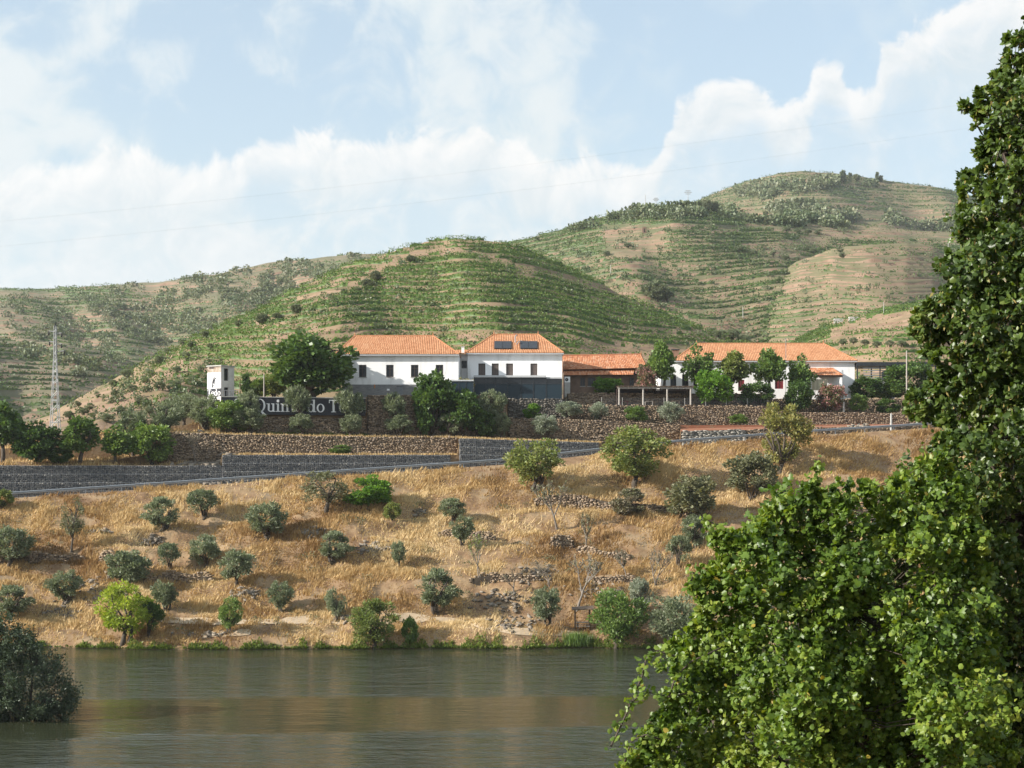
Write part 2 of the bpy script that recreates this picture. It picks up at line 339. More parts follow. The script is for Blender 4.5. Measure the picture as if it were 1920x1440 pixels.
TOP4 = [(-900, 845), (0, 835), (300, 800), (413, 792), (415, 745), (685, 745), (690, 742), (949, 742), (951, 749), (1060, 749), (1062, 760), (1440, 762), (1445, 773), (1760, 776), (2800, 770)]
TOP5 = [(-900, 840), (0, 828), (300, 790), (413, 775), (415, 745), (685, 745), (690, 742), (949, 742), (951, 749), (1060, 749), (1062, 738), (1440, 739), (1445, 749), (1760, 748), (2800, 745)]
def walls(px):
    Yv = fYv(px); Zv = fZv(px); Y1 = Yv + 8.2; Y2 = Y1 + 3.4; Y3 = Y2 + 4.4; Y4 = Y3 + 4.2; Y5 = Y4 + 5.0
    Z1 = np.maximum(Zp(ip(px, TOP1), Y1), Zv); Z2 = np.maximum(Zp(ip(px, TOP2), Y2), Z1)
    Z3 = np.maximum(Zp(ip(px, TOP3), Y3), Z2); Z4 = np.maximum(Zp(ip(px, TOP4), Y4), Z3); Z5 = np.maximum(Zp(ip(px, TOP5), Y5), Z4)
    return Yv, Zv, Y1, Z1, Y2, Z2, Y3, Z3, Y4, Z4, Y5, Z5
NB = 130
def ground():
    px = PXC; Yv, Zv, Y1, Z1, Y2, Z2, Y3, Z3, Y4, Z4, Y5, Z5 = walls(px)
    rows = []
    def put(Y, Z): rows.append((np.broadcast_to(Y, px.shape).astype(float).copy(), np.broadcast_to(Z, px.shape).astype(float).copy()))
    put(146., -2.4); put(152., -1.0)
    t = np.linspace(0, 1, NB)[:, None]
    shore = 154.6 + 1.1 * fbm(px / 160., px * 0, 3, 4)[None]
    BYg = shore + (Yv[None] - shore) * t
    g = np.interp(t[:, 0], [0, .02, .06, .12, .30, .55, .80, .93, 1], [-.01, .035, .085, .115, .30, .555, .80, .945, 1.0])[:, None]
    xw = X(px, 170)[None]
    n = .50 * fbm(xw / 8. + 0 * BYg, BYg / 5., 2, 1) + .17 * fbm(xw / 1.5, BYg / 1.2, 3, 7)
    fade = np.clip(t * 12, 0, 1) * np.clip((1 - t) * 14, 0, 1)
    BZg = Zv[None] * g + n * fade
    # old terrace benches show as ledges
    ledge = .55 * np.sin((BZg + 1.4 * fbm(xw / 14., BZg * .1, 2, 9)) * 2 * math.pi / 2.7) * np.clip(fbm(xw / 18., BZg / 3., 2, 12) + .35, 0, 1)
    BZg = BZg + ledge * fade * .9
    BZg = np.maximum.accumulate(BZg + 1e-4 * np.arange(NB)[:, None], axis=0) * .55 + BZg * .45
    for i in range(NB): rows.append((BYg[i], BZg[i]))
    put(Yv + .9, Zv + .02); nb = len(rows)
    put(Yv + 7.6, Zv); put(Y1 + .35, Zv); put(Y1 + .38, Z1); put(Y2 + .35, np.maximum(Z1, np.minimum(Z1 + .25, Z2))); put(Y2 + .38, Z2)
    put(Y3 + .35, np.maximum(Z2, np.minimum(Z2 + .3, Z3))); put(Y3 + .38, Z3); put(Y4 + .35, Z3 + .02); put(Y4 + .38, Z4); put(Y5 + .35, Z4 + .02); put(Y5 + .38, Z5)
    put(262., np.maximum(Z5, 24.)); put(500., 25.); put(1200., 25.); put(2400., 25.)
    Yg = np.array([r[0] for r in rows]); Zg = np.array([r[1] for r in rows]); Xg = np.clip(X(px[None], Yg), -1350, 1350)
    nr, nc = Yg.shape
    V = np.stack([Xg, Yg, Zg], -1).reshape(-1, 3); idx = np.arange(nr * nc).reshape(nr, nc)
    Q = np.stack([idx[:-1, :-1], idx[:-1, 1:], idx[1:, 1:], idx[1:, :-1]], -1)
    me = npmesh('ground', V, Q.reshape(-1, 4), M['bank'], smooth=True)
    for k in ('yard', 'redsoil'): me.materials.append(M[k])
    mi = np.zeros(Q.shape[:2], np.int32); mi[nb + 8:] = 1
    cpx = (px[:-1] + px[1:]) / 2
    mi[nb + 2:nb + 8, (cpx > 1277) & (cpx < 1790)] = 2
    me.polygons.foreach_set('material_index', mi.ravel())
    sm = np.ones(Q.shape[:2], bool); sm[nb - 1:] = False; me.polygons.foreach_set('use_smooth', sm.ravel())
    o = link('ground', me); tag(o, 'dry ground of the far bank rising from the river to the terraces', kind='structure')
    return Yg, Zg, nb
GY, GZ, GNB = ground()
def column(px):
    i = np.clip(np.searchsorted(PXC, px) - 1, 0, len(PXC) - 2); f = (px - PXC[i]) / (PXC[i + 1] - PXC[i])
    return GY[:, i] * (1 - f) + GY[:, i + 1] * f, GZ[:, i] * (1 - f) + GZ[:, i + 1] * f
def gz(px, Y):
    y, z = column(px); return float(np.interp(Y, y, z))
def hit(px, py):
    """where the sight line through a picture point meets the far bank"""
    y, z = column(px); y = y[2:GNB]; z = z[2:GNB]; q = HY - (z - CH) * F / y
    k = np.argmax(q <= py) if (q <= py).any() else len(q) - 1
    if k == 0: return float(y[0]), float(z[0])
    f = np.clip((q[k - 1] - py) / max(q[k - 1] - q[k], 1e-6), 0, 1)
    return float(y[k - 1] + (y[k] - y[k - 1]) * f), float(z[k - 1] + (z[k] - z[k - 1]) * f)

def strip(name, px, ya, yb, zz, m, kind='structure', label=None):
    n = len(px); A = np.stack([X(px, ya), ya, zz], -1); B = np.stack([X(px, yb), yb, zz], -1); V = np.concatenate([A, B]); i = np.arange(n - 1)
    o = link(name, npmesh(name, V, np.stack([i, i + 1, i + 1 + n, i + n], -1), m)); tag(o, label, kind=kind); return o
_px = np.linspace(-850, 2780, 120); _Yv, _Zv = fYv(_px), fZv(_px)
strip('road', _px, _Yv + 1.2, _Yv + 7.5, _Zv + .024, M['asphalt'], label='narrow asphalt road climbing below the gabion wall')
strip('road_marking', _px, _Yv + 1.5, _Yv + 1.62, _Zv + .030, M['line'], label='white edge line of the road beside the guardrail')
# river and the near bank
def sheet(name, x0, x1, y0, y1, z, m, label):
    o = link(name, MB().add([(x0, y0, z), (x1, y0, z), (x1, y1, z), (x0, y1, z)], [(0, 1, 2, 3)]).mesh(name, m)); return tag(o, label, kind='structure')
sheet('river', -1350, 1350, 20, 160, 0, M['water'], 'grey green river with a calm brown slick')
def near_bank():
    xs = np.concatenate([np.linspace(-1350, -90, 12), np.linspace(-80, 80, 81), np.linspace(90, 1350, 12)]); v = np.linspace(0, 1, 40)
    shore = np.interp(xs, [-1350, -60, -48, -42, -38.8, -36, -29, -20, 20, 1350], [112, 112, 112, 110.5, 107, 60, 44, 36, 33, 33])
    Yg = -40 + (shore[None] + 40 + 6) * v[:, None]
    d = shore[None] - Yg
    Zg = np.minimum(14.6, np.maximum(-1.6, np.where(d > 0, np.minimum(d * .43, 1.2 + d * .26) if False else d * .42, d * .3)))
    Zg = np.where((xs[None] < -20) & (Yg > 40), np.minimum(Zg, .9 + .0 * Zg), Zg)
    Zg = Zg + .25 * fbm(xs[None] / 4 + 0 * Yg, Yg / 4., 3, 3) * (np.abs(Yg) > 4)
    Zg = np.where(np.hypot(xs[None], Yg) < 5, np.minimum(Zg, 14.6), Zg)
    nr, nc = Yg.shape; V = np.stack([np.broadcast_to(xs[None], Yg.shape), Yg, Zg], -1).reshape(-1, 3); i = np.arange(nr * nc).reshape(nr, nc)
    o = link('near_bank', npmesh('near_bank', V, np.stack([i[:-1, :-1], i[:-1, 1:], i[1:, 1:], i[1:, :-1]], -1).reshape(-1, 4), M['bank'], smooth=True))
    tag(o, 'near river bank below the viewpoint', kind='structure')
near_bank()

# ------------------------------------------------------------------ hills with stepped vineyard terraces
HILLS = {}
def hill(key, sil, ridge, base, zb, dz, m, label, wob=.06, ws=120., step=5, back=200., seed=0, bankfrac=.42, kinks=None):
    px = np.arange(min(s[0] for s in sil), max(s[0] for s in sil) + 1, step, dtype=float)
    Yr = ip(px, ridge); Yb = ip(px, base); Zb = ip(px, zb)
    sp = ip(px, sil) + 1.6 * fbm(px / 60., px * 0, 3, seed + 40)
    Zr = np.maximum(Zp(sp, Yr), Zb)
    lv = np.arange(Zb.min(), Zr.max() + dz, dz)
    def Yof(z):
        s = np.clip((z - Zb) / np.maximum(Zr - Zb, 1e-3), 0, 1); t = (1.25 - np.sqrt(np.maximum(1.5625 - s, 0))) / .5
        t = np.clip(t, 0, 1)
        t2 = t + wob * fbm(px / ws + z.mean() / (dz * 28), z.mean() / (dz * 26) + 0 * px, 2, seed) * np.sin(math.pi * t)
        return Yb + (Yr - Yb) * np.clip(t2, 0, 1)
    rows = []; jr = np.random.default_rng(seed); tilt = lambda k: dz * 1.5 * fbm(px / 240. + k * .022, px * 0 + seed + k * .01, 2, seed + 3)
    lvs = [np.clip(z0 + tilt(k) + dz * (jr.uniform(-.2, .2) + .10 * vn(px / 70., px * 0 + k * 1.7, seed)), Zb, Zr) for k, z0 in enumerate(np.append(lv, lv[-1] + dz))]
    for k in range(len(lv)):
        za, zc = lvs[k], np.maximum(lvs[k + 1], lvs[k]); ya = Yof(za); yc = np.maximum(Yof(zc), ya + .01); cut = .45 + .3 * vn(px / 26., px * 0 + k, seed + 7)
        rows.append((ya, za)); rows.append((ya + bankfrac * .35 * (yc - ya), za + (zc - za) * cut)); rows.append((ya + bankfrac * (yc - ya), za + (zc - za) * .95))
    # keep the sheet monotonic in depth
    Yg = np.maximum.accumulate(np.array([r[0] for r in rows]), axis=0); Zg = np.array([r[1] for r in rows])
    extra = [(Yr + .5, Zr), (Yr + back * .15, Zr - back * .02), (Yr + back * .5, Zr - (Zr - Zb) * .35), (Yr + back, Zb - 2)]
    Yg = np.vstack([Yg] + [np.maximum(e[0], Yg[-1])[None] for e in extra]); Zg = np.vstack([Zg] + [e[1][None] for e in extra])
    nr, nc = Yg.shape; V = np.stack([X(px[None], Yg), Yg, Zg], -1).reshape(-1, 3); i = np.arange(nr * nc).reshape(nr, nc)
    o = link('hill', npmesh('hill', V, np.stack([i[:-1, :-1], i[:-1, 1:], i[1:, 1:], i[1:, :-1]], -1).reshape(-1, 4), m))
    o.data.materials.append(M['cut']); mi = np.zeros((nr - 1, nc - 1), np.int32); mi[0:3 * len(lv):3] = 1; o.data.polygons.foreach_set('material_index', mi.ravel())
    tag(o, label, kind='structure')
    HILLS[key] = dict(px=px, Yg=Yg, Zg=Zg, Zr=Zr, Zb=Zb, dz=dz, nlev=len(lv), py=HY - (Zg - CH) * F / Yg)
ZPL = lambda px, Y: [(p, gz(p, Y) - 1.0) for p in px]
hill('A', [(-300, 905), (-100, 860), (60, 800), (100, 779), (160, 742), (260, 690), (330, 658), (400, 622), (480, 585), (560, 545), (640, 507), (700, 485), (760, 466), (800, 456), (850, 451), (900, 454), (950, 461),
           (1000, 474), (1080, 512), (1180, 562), (1300, 614), (1400, 652), (1480, 690), (1600, 760)],
     [(-300, 270), (60, 290), (400, 345), (830, 420), (1200, 400), (1480, 330), (1600, 300)], [(-300, 222), (300, 224), (420, 246), (1600, 252)],
     ZPL([-300, 0, 200, 400, 430, 900, 1100, 1600], 246), 1.75, M['hill'], 'rounded green vineyard hill directly behind the white houses', wob=.035, ws=170, step=4, seed=2)
hill('B2', [(-900, 590), (-300, 610), (0, 640), (100, 644), (200, 662), (280, 692), (340, 730), (400, 790)], [(-900, 640), (400, 600)], [(-900, 400), (400, 400)], [(-900, 22), (400, 22)], 2.4, M['hillB'],
     'shaded vineyard slope beyond the pylon', wob=.08, ws=160, step=5, seed=5)
hill('B', [(-1300, 575), (-900, 565), (-300, 556), (0, 545), (100, 543), (200, 537), (290, 532), (400, 517), (500, 497), (560, 488), (640, 482), (700, 478), (780, 475), (900, 482), (1100, 540), (1300, 640)],
     [(-1300, 1000), (1300, 1000)], [(-1300, 560), (1300, 560)], [(-1300, 24), (1300, 24)], 3.2, M['hillB'], 'hazy scrub covered hill rising on the far left', wob=.09, ws=140, step=6, seed=9)
hill('D', [(1380, 720), (1440, 690), (1490, 645), (1560, 608), (1640, 588), (1700, 577), (1760, 568), (1900, 560), (2200, 580), (2800, 640)], [(1380, 420), (1560, 440), (2800, 460)], [(1380, 262), (2800, 262)],
     [(1380, 27.5), (2800, 27.5)], 1.75, M['hill'], 'low vineyard slope behind the long house and carport', wob=.07, ws=170, step=4, seed=14)
hill('C3', [(1200, 660), (1280, 625), (1340, 592), (1400, 556), (1450, 520), (1500, 490), (1560, 467), (1620, 459), (1700, 457), (1750, 463), (1790, 482), (1840, 515), (1920, 560), (2200, 640)], [(1200, 600), (2200, 620)], [(1200, 440), (2200, 440)],
     [(1200, 30), (2200, 30)], 2.0, M['hillC'], 'dry terraced spur with bare contour lines on the right hill', wob=.05, ws=190, step=4, seed=19)
hill('C1', [(560, 560), (700, 510), (900, 468), (980, 452), (1050, 436), (1120, 412), (1200, 393), (1260, 387), (1330, 392), (1400, 405), (1500, 412), (1600, 425), (1700, 432), (1800, 440), (1920, 455), (2300, 500), (2800, 560)],
     [(560, 780), (2800, 820)], [(560, 430), (2800, 430)], [(560, 27), (2800, 27)], 2.4, M['hillC'], 'broad terraced shoulder of the right hand hill', wob=.045, ws=170, step=5, seed=23)
hill('C2', [(1050, 470), (1200, 408), (1290, 385), (1340, 364), (1400, 341), (1460, 327), (1500, 324), (1560, 328), (1600, 331), (1650, 338), (1700, 346), (1770, 356), (1810, 366), (1920, 395), (2200, 470), (2800, 560)],
     [(1050, 1300), (2800, 1300)], [(1050, 820), (2800, 820)], [(1050, 60), (2800, 60)], 3.8, M['hillC'], 'highest rounded summit of the right hand hill', wob=.06, ws=150, step=5, seed=29)

def cards(P, D, S, L, Wd, fold=.25):
    """diamond leaf cards: base P, direction D, side S"""
    N = np.cross(D, S); m = P + D * (L * .48)[:, None]; b = N * (Wd * fold)[:, None]
    V = np.stack([P, m + S * Wd[:, None] + b, P + D * L[:, None], m - S * Wd[:, None] + b], 1).reshape(-1, 3)
    return V, np.arange(len(P) * 4).reshape(-1, 4)
def rdir(n, up=0.0):
    d = rng.normal(size=(n, 3)); d[:, 2] += up; return unit(d)
def rside(D):
    return unit(np.cross(D, rng.normal(size=D.shape)))
CORE = [(540, 600), (640, 540), (760, 480), (900, 470), (1040, 530), (1200, 610), (1000, 635), (760, 600)]
DRY_A = [(560, 560), (640, 543), (700, 512), (760, 480), (820, 466), (890, 471), (960, 492), (1040, 512), (1110, 535), (1180, 556)]
def vine_mask(key, px, py):
    n = fbm(px / 90., py / 14., 3, 61); m = np.ones_like(px)
    if key == 'A':
        m = np.clip(1.3 + n * .9, 0, 1)
        core = inpoly(px, py, [(560, 590), (640, 545), (760, 490), (900, 480), (1040, 540), (1180, 610), (1000, 625), (760, 590)]); m = np.where(core, np.maximum(m, .9), m)
        m *= np.clip((dist_poly(px, py, DRY_A) - 1 - 5 * np.abs(vn(px / 30., py / 12., 8))) / 4, 0, 1)
        m *= np.clip((px - 150) / 260, .10, 1)
        m *= np.where(inpoly(px, py, [(1090, 640), (1320, 640), (1420, 690), (1090, 690)]), .35, 1)
    elif key == 'D':
        m = np.clip(.9 + n, .1, 1) * np.where(inpoly(px, py, [(1560, 612), (1700, 580), (1900, 565), (1900, 590), (1700, 606), (1560, 628)]), .1, 1)
    elif key == 'C3':
        m = np.clip(.1 + n, .05, .5) + np.where(py > 548, .7, 0)
    elif key == 'C1':
        m = np.clip(1.05 + n * 1.1, 0, 1) * np.where(inpoly(px, py, [(1130, 420), (1250, 420), (1240, 470), (1140, 480)]), .05, 1)
        m *= np.where(inpoly(px, py, [(1380, 395), (1900, 430), (1900, 450), (1600, 448), (1400, 425)]), .15, 1)
    elif key == 'C2':
        m = np.where(py < 395, .55, .08)
    elif key == 'B':
        m = np.clip(.6 + n, 0, 1) * np.where(px < 250, 1.0, .55)
    elif key == 'B2':
        m = np.clip(.75 + n, 0, 1)
    return np.clip(m, 0, 1)
def vine_rows(key, dens, size, hgt, single, m, off=(.12,), label=None, group=None):
    H = HILLS[key]; px = H['px']; allV, allF, allR, nv = [], [], [], 0
    for k in range(H['nlev'] - 1):
        ya, za = H['Yg'][3 * k + 2], H['Zg'][3 * k + 2]; yb, zb = H['Yg'][3 * k + 3], H['Zg'][3 * k + 3]
        ok = (H['Zg'][3 * k + 3] < H['Zr'] - .05 * H['dz']) & (H['Zg'][3 * k] > H['Zb'] + .05) & (yb - ya > .2)
        if ok.sum() < 4: continue
        for of in off:
            y = ya + (yb - ya) * of; z = za + (zb - za) * of; xx = X(px, y)
            q = HY - (z + .6 - CH) * F / y; w = vine_mask(key, px, q) * ok
            if key in 'AD' and of > .3: w = w * inpoly(px, q, CORE)
            seg = np.hypot(np.diff(xx), np.diff(y)); seg = np.minimum(seg, 3 * np.median(seg)); ws = (w[:-1] + w[1:]) / 2 * seg; tot = ws.sum()
            if tot < 3: continue
            n = int(tot * dens); c = np.searchsorted(np.cumsum(ws) / tot, rng.random(n)); c = np.clip(c, 0, len(px) - 2); f = rng.random(n)
            gap = vn(xx[c] / 1.7, y[c] * .5 + k, 3) > -.75; c, f = c[gap], f[gap]; n = len(c)
            if n < 6: continue
            lerp = lambda a: a[c] * (1 - f) + a[c + 1] * f
            hh = hgt * (.82 + .3 * vn(xx[c] / 2.2, np.full(n, k * 3.1), 21))
            P = np.stack([lerp(xx) + rng.normal(size=n) * .25, lerp(y) + rng.normal(size=n) * .22, lerp(z) + .1 + hh * rng.random(n) ** .8], -1)
            D = rdir(n, .15); L = size * (.7 + .6 * rng.random(n)); V, Fq = cards(P, D, rside(D), L, L * .42)
            V, Fq, ncard = V, Fq, n
            R_ = np.clip(.5 + .28 * rng.normal(size=n) + .3 * vn(xx[c] / 14., y[c] / 9., 33), 0, 1)
            on = (rng.random(len(px)) < w * 1.15) & (w > .12); on = on[:-1] & on[1:]; ci = np.nonzero(on)[0]
            if len(ci):
                wd = .22 + .1 * size; tz = hgt * (.44 + .22 * vn(xx / 1.5, np.full(len(px), k * 2.3), 51)) + rng.normal(0, .12, len(px)) * hgt
                jy = rng.normal(0, .10, len(px)); R0 = np.stack([xx, y - wd + jy, z - .05], -1); R1 = np.stack([xx, y - wd * .5 + jy, z + tz], -1); R2 = np.stack([xx, y + wd + jy, z + tz * .95], -1)
                m0 = len(px); CV = np.concatenate([R0, R1, R2]); CF = np.concatenate([np.stack([ci, ci + 1, ci + 1 + m0, ci + m0], -1), np.stack([ci + m0, ci + 1 + m0, ci + 1 + 2 * m0, ci + 2 * m0], -1)])
                Fq = np.concatenate([Fq, CF + len(V)]); V = np.concatenate([V, CV]); R_ = np.concatenate([R_, np.clip(.42 + .22 * rng.normal(size=len(CF)), 0, 1)])
            if single:
                o = thing('vine_row', label, 'vine row', tuple(P.min(0)), group=group); link('foliage', npmesh('foliage', V - P.min(0), Fq, m, rnd=R_), o)
            else:
                allV.append(V); allF.append(Fq + nv); allR.append(R_); nv += len(V)
    if not single and allV:
        o = link('vineyard', npmesh('vineyard', np.concatenate(allV), np.concatenate(allF), m, rnd=np.concatenate(allR))); tag(o, label, 'vineyard', kind='stuff')
vine_rows('A', 27, .31, 1.2, True, M['vine'], (.06, .55), 'row of green vines along a terrace of the rounded hill behind the houses', 'vine rows on the rounded hill')
vine_rows('D', 15, .36, 1.1, False, M['vine'], (.06, .6), 'rows of green vines on the low slope behind the long house')
vine_rows('C3', 5, .5, 1.0, False, M['farvine'], (.1,), 'sparse vines on the dry terraced spur')
vine_rows('C1', 11, .55, 1.5, False, M['farvine'], (.05,), 'rows of vines across the shoulder of the right hand hill')
vine_rows('C2', 5, .8, 1.5, False, M['farvine'], (.05, .5), 'pale vine rows near the highest summit')
vine_rows('B', 5, .8, 1.6, False, M['farvine'], (.1, .6), 'thin vine rows on the hazy hill at far left')
vine_rows('B2', 9, .6, 1.4, False, M['farvine'], (.05,), 'vine rows on the shaded slope beyond the pylon')
def hill_pt(key, px, py):
    H = HILLS[key]; c = int(np.clip(round((px - H['px'][0]) / (H['px'][1] - H['px'][0])), 0, len(H['px']) - 1)); q = H['py'][:-3, c]
    k = int(np.argmax(q <= py)) if (q <= py).any() else len(q) - 1
    return float(H['Yg'][k, c]), float(H['Zg'][k, c])

# ------------------------------------------------------------------ walls of stone
BOXF = np.array([(0, 1, 5, 4), (1, 2, 6, 5), (2, 3, 7, 6), (3, 0, 4, 7), (4, 5, 6, 7), (0, 3, 2, 1)])
def stone_boxes(C, U, N, w, h, d, jit=.22):
    """roughly shaped stones: centre C, along U, outward normal N; sizes w (along), h (up), d (out)"""
    n = len(C); Zv_ = np.zeros_like(U); Zv_[:, 2] = 1
    sg = np.array([(-1, -1, -1), (1, -1, -1), (1, 1, -1), (-1, 1, -1), (-1, -1, 1), (1, -1, 1), (1, 1, 1), (-1, 1, 1)], float)
    k = sg[None] * .5 * (1 + jit * (rng.random((n, 8, 3)) - .75) * 2)
    V = C[:, None] + U[:, None] * (k[..., 0] * w[:, None])[..., None] + N[:, None] * (k[..., 1] * d[:, None])[..., None] + Zv_[:, None] * (k[..., 2] * h[:, None])[..., None]
    Fq = (np.arange(n)[:, None, None] * 8 + BOXF[None]).reshape(-1, 4)
    return V.reshape(-1, 3), Fq, np.repeat(rng.random(n), 6)
def stone_wall(name, label, line, m, size=.33, course=.145, thick=.55, loc=None):
    """line: (x, y, z_bottom, z_top) along the foot of the front face"""
    L = np.array(line, float); s = np.concatenate([[0], np.cumsum(np.hypot(np.diff(L[:, 0]), np.diff(L[:, 1])))]); tot = s[-1]
    g = lambda q, k: np.interp(q, s, L[:, k])
    loc = np.array([L[:, 0].mean(), L[:, 1].mean(), L[:, 2].min()]); o = thing(name, label, 'stone wall', tuple(loc))
    # core
    b = MB(); q = np.linspace(0, tot, max(3, int(tot / 2)))
    for i in range(len(q) - 1):
        vs_ = []
        for t in (q[i], q[i + 1]):
            x, y, z0, z1 = [float(g(t, k)) for k in range(4)]; vs_ += [(x, y + .10, z0 - .3), (x, y + thick, z0 - .3), (x, y + thick, z1 - .04), (x, y + .10, z1 - .04)]
        b.add(vs_, [(0, 4, 7, 3), (3, 7, 6, 2), (2, 6, 5, 1)] + ([(0, 3, 2, 1)] if i == 0 else []) + ([(4, 5, 6, 7)] if i == len(q) - 2 else []))
    b.part('wall_core', M['core'], o)
    Cs, Ws, Hs = [], [], []; hmax = (L[:, 3] - L[:, 2]).max(); z = 0
    row = 0
    while z < hmax:
        ch = course * RN.uniform(.7, 1.35); t = RN.uniform(0, .3)
        while t < tot:
            w = size * RN.uniform(.5, 1.6); c = t + w / 2
            if c < tot:
                z0 = float(g(c, 2)); z1 = float(g(c, 3))
                if z0 + z + ch * .5 < z1 + .06 * RN.uniform(-1, 1): Cs.append((c, z0 + z + ch / 2 + RN.uniform(-.03, .03))); Ws.append(w); Hs.append(ch)
            t += w
        z += ch; row += 1
    Cs = np.array(Cs); Ws = np.array(Ws); Hs = np.array(Hs); n = len(Cs)
    e = .3; dx = g(Cs[:, 0] + e, 0) - g(Cs[:, 0] - e, 0); dy = g(Cs[:, 0] + e, 1) - g(Cs[:, 0] - e, 1)
    U = unit(np.stack([dx, dy, 0 * dx], -1)); Nn = np.stack([U[:, 1], -U[:, 0], 0 * dx], -1); dep = .26 + .16 * rng.random(n)
    C = np.stack([g(Cs[:, 0], 0), g(Cs[:, 0], 1), Cs[:, 1]], -1) - Nn * (.13 - .07 * rng.random(n))[:, None] + loc * 0
    V, Fq, R_ = stone_boxes(C - loc, U, Nn, Ws * .97, Hs * .98, dep)
    so = link('stones', npmesh('stones', V, Fq, m, rnd=R_), o); so['kind'] = 'stuff'
    # rough capstones on top
    return o
def wline(pxs, ys, zb, zt): return [(X(p, y), y, b, t) for p, y, b, t in zip(pxs, ys, zb, zt)]
def terr_line(a, b, lower, upper, dy=0.0, n=24, up=.08):
    pxs = np.linspace(a, b, n); w = walls(pxs); Yk = {1: w[2], 2: w[4], 3: w[6], 4: w[8], 5: w[10]}[upper]; Zk = {0: w[1], 1: w[3], 2: w[5], 3: w[7], 4: w[9], 5: w[11]}
    return wline(pxs, Yk + dy, Zk[lower] - .1, Zk[upper] + up + .05 * fbm(pxs / 8., pxs * 0, 2, 3))
stone_wall('terrace_wall', 'long low brown stone terrace wall just above the grey gabions', terr_line(311, 857, 1, 2), M['stone'])
stone_wall('terrace_wall', 'tall brown stone wall below the white two-storey houses', terr_line(688, 948, 2, 3), M['stone'])
stone_wall('terrace_wall', 'brown stone wall under the black winery name sign', [(x, y, b, b + 2.55) for x, y, b, t in terr_line(425, 686, 2, 3)], M['stone'])
stone_wall('terrace_wall', 'brown stone wall right of the fig trees and above the gabion end', terr_line(952, 1274, 2, 3), M['stone'])
stone_wall('terrace_wall', 'dark stone footing wall beneath the glazed veranda', terr_line(952, 1060, 3, 4), M['stonegrey'], .4, .16)
stone_wall('terrace_wall', 'brown stone wall below the timber pergola and wire fence', terr_line(1063, 1441, 3, 4), M['stone'])
stone_wall('terrace_wall', 'dark stone wall below the oleander at right of the estate', terr_line(1446, 1790, 3, 4), M['stone'])
stone_wall('terrace_wall', 'pale coursed stone wall by the roadside guardrail', terr_line(1277, 1399, 0, 1), M['stonepale'], .6, .15)
stone_wall('terrace_wall', 'low dark stone kerb wall under the red soil bed', terr_line(1401, 1780, 0, 1), M['stone'])
stone_wall('garden_wall', 'stone back wall in the shade of the pergola', terr_line(1063, 1441, 4, 5), M['stone'])
stone_wall('garden_wall', 'upper garden stone wall beneath the carport hedge', terr_line(1446, 1790, 4, 5), M['stone'])
def bank_wall(label, a, b, pya, pyb, h, m=None, n=10):
    L = []
    for t in np.linspace(0, 1, n):
        px = a + (b - a) * t; Y, Z = hit(px, pya + (pyb - pya) * t); hh = h * (.75 + .35 * vn(px / 22., 0, 5)) * (1 - .6 * max(0, abs(t - .5) * 2 - .7) / .3); L.append((X(px, Y), Y - .15, Z - .25, Z + float(hh)))
    return stone_wall('bank_wall', label, L, m or M['stone'], .36, .16, .5)
for a in [('ruined dry stone wall at the left edge of the grassy bank', -30, 160, 1056, 1054, 1.3), ('short dry stone wall stub left of the blue-grey olive', 184, 218, 1056, 1054, 1.3),
          ('dark dry stone wall behind the yellow-green tree', 268, 402, 1092, 1090, 1.3), ('long dry stone wall in the shade under the two almond trees', 1000, 1290, 942, 968, 1.5),
          ('dry stone corner wall under the leafless tree on the bank', 1030, 1076, 1026, 1026, 1.7), ('dry stone wall running right behind a leaning bare tree', 1080, 1180, 1034, 1048, 1.0),
          ('low pale dry stone wall above the wooden shelter', 1096, 1205, 1090, 1090, .9), ('low dry stone wall beside the small dark bare tree', 880, 1010, 1090, 1088, 1.0),
          ('dry stone wall behind the two small stacked olives', 818, 930, 1005, 1012, 1.1)]:
    bank_wall(*a)

# gabion wall: every wire basket is a part
def gabion_mesh(seed, m):
    C, w, h = [], [], []; z = .0
    while z < .96:
        ch = RN.uniform(.11, .2); t = 0
        while t < 1.97:
            ww = RN.uniform(.12, .36); C.append((t + ww / 2, 0, min(z + ch / 2, .95))); w.append(ww); h.append(ch); t += ww
        z += ch
    C = np.array(C); n = len(C); C[:, 1] = .10 + .05 * rng.random(n); U = np.tile([1., 0, 0], (n, 1)); Nn = np.tile([0., -1, 0], (n, 1))
    V, Fq, R_ = stone_boxes(C, U, Nn, np.array(w), np.array(h), np.full(n, .22), .3)
    b = MB().box(.02, 1.97, .16, .9, .02, .96); V = np.concatenate([V, np.array(b.v)]); Fq = np.concatenate([Fq, np.array(b.f) + n * 8]); R_ = np.concatenate([R_, np.full(6, .1)])
    me = npmesh('gabion_basket', V, Fq, M['gabstone'], rnd=R_)
    return me
GAB = [gabion_mesh(i, None) for i in range(5)]
wb = MB()
for zz in (.02, .98): wb.box(0, 2, -.03, -.015, zz - .012, zz + .012)
for i in range(9): wb.box(i * .25 - .006, i * .25 + .006, -.03, -.018, 0, 1)
for i in range(1, 4): wb.box(0, 2, -.031, -.019, i * .25 - .006, i * .25 + .006)
GWIRE = wb.mesh('wire_mesh', M['wire'])
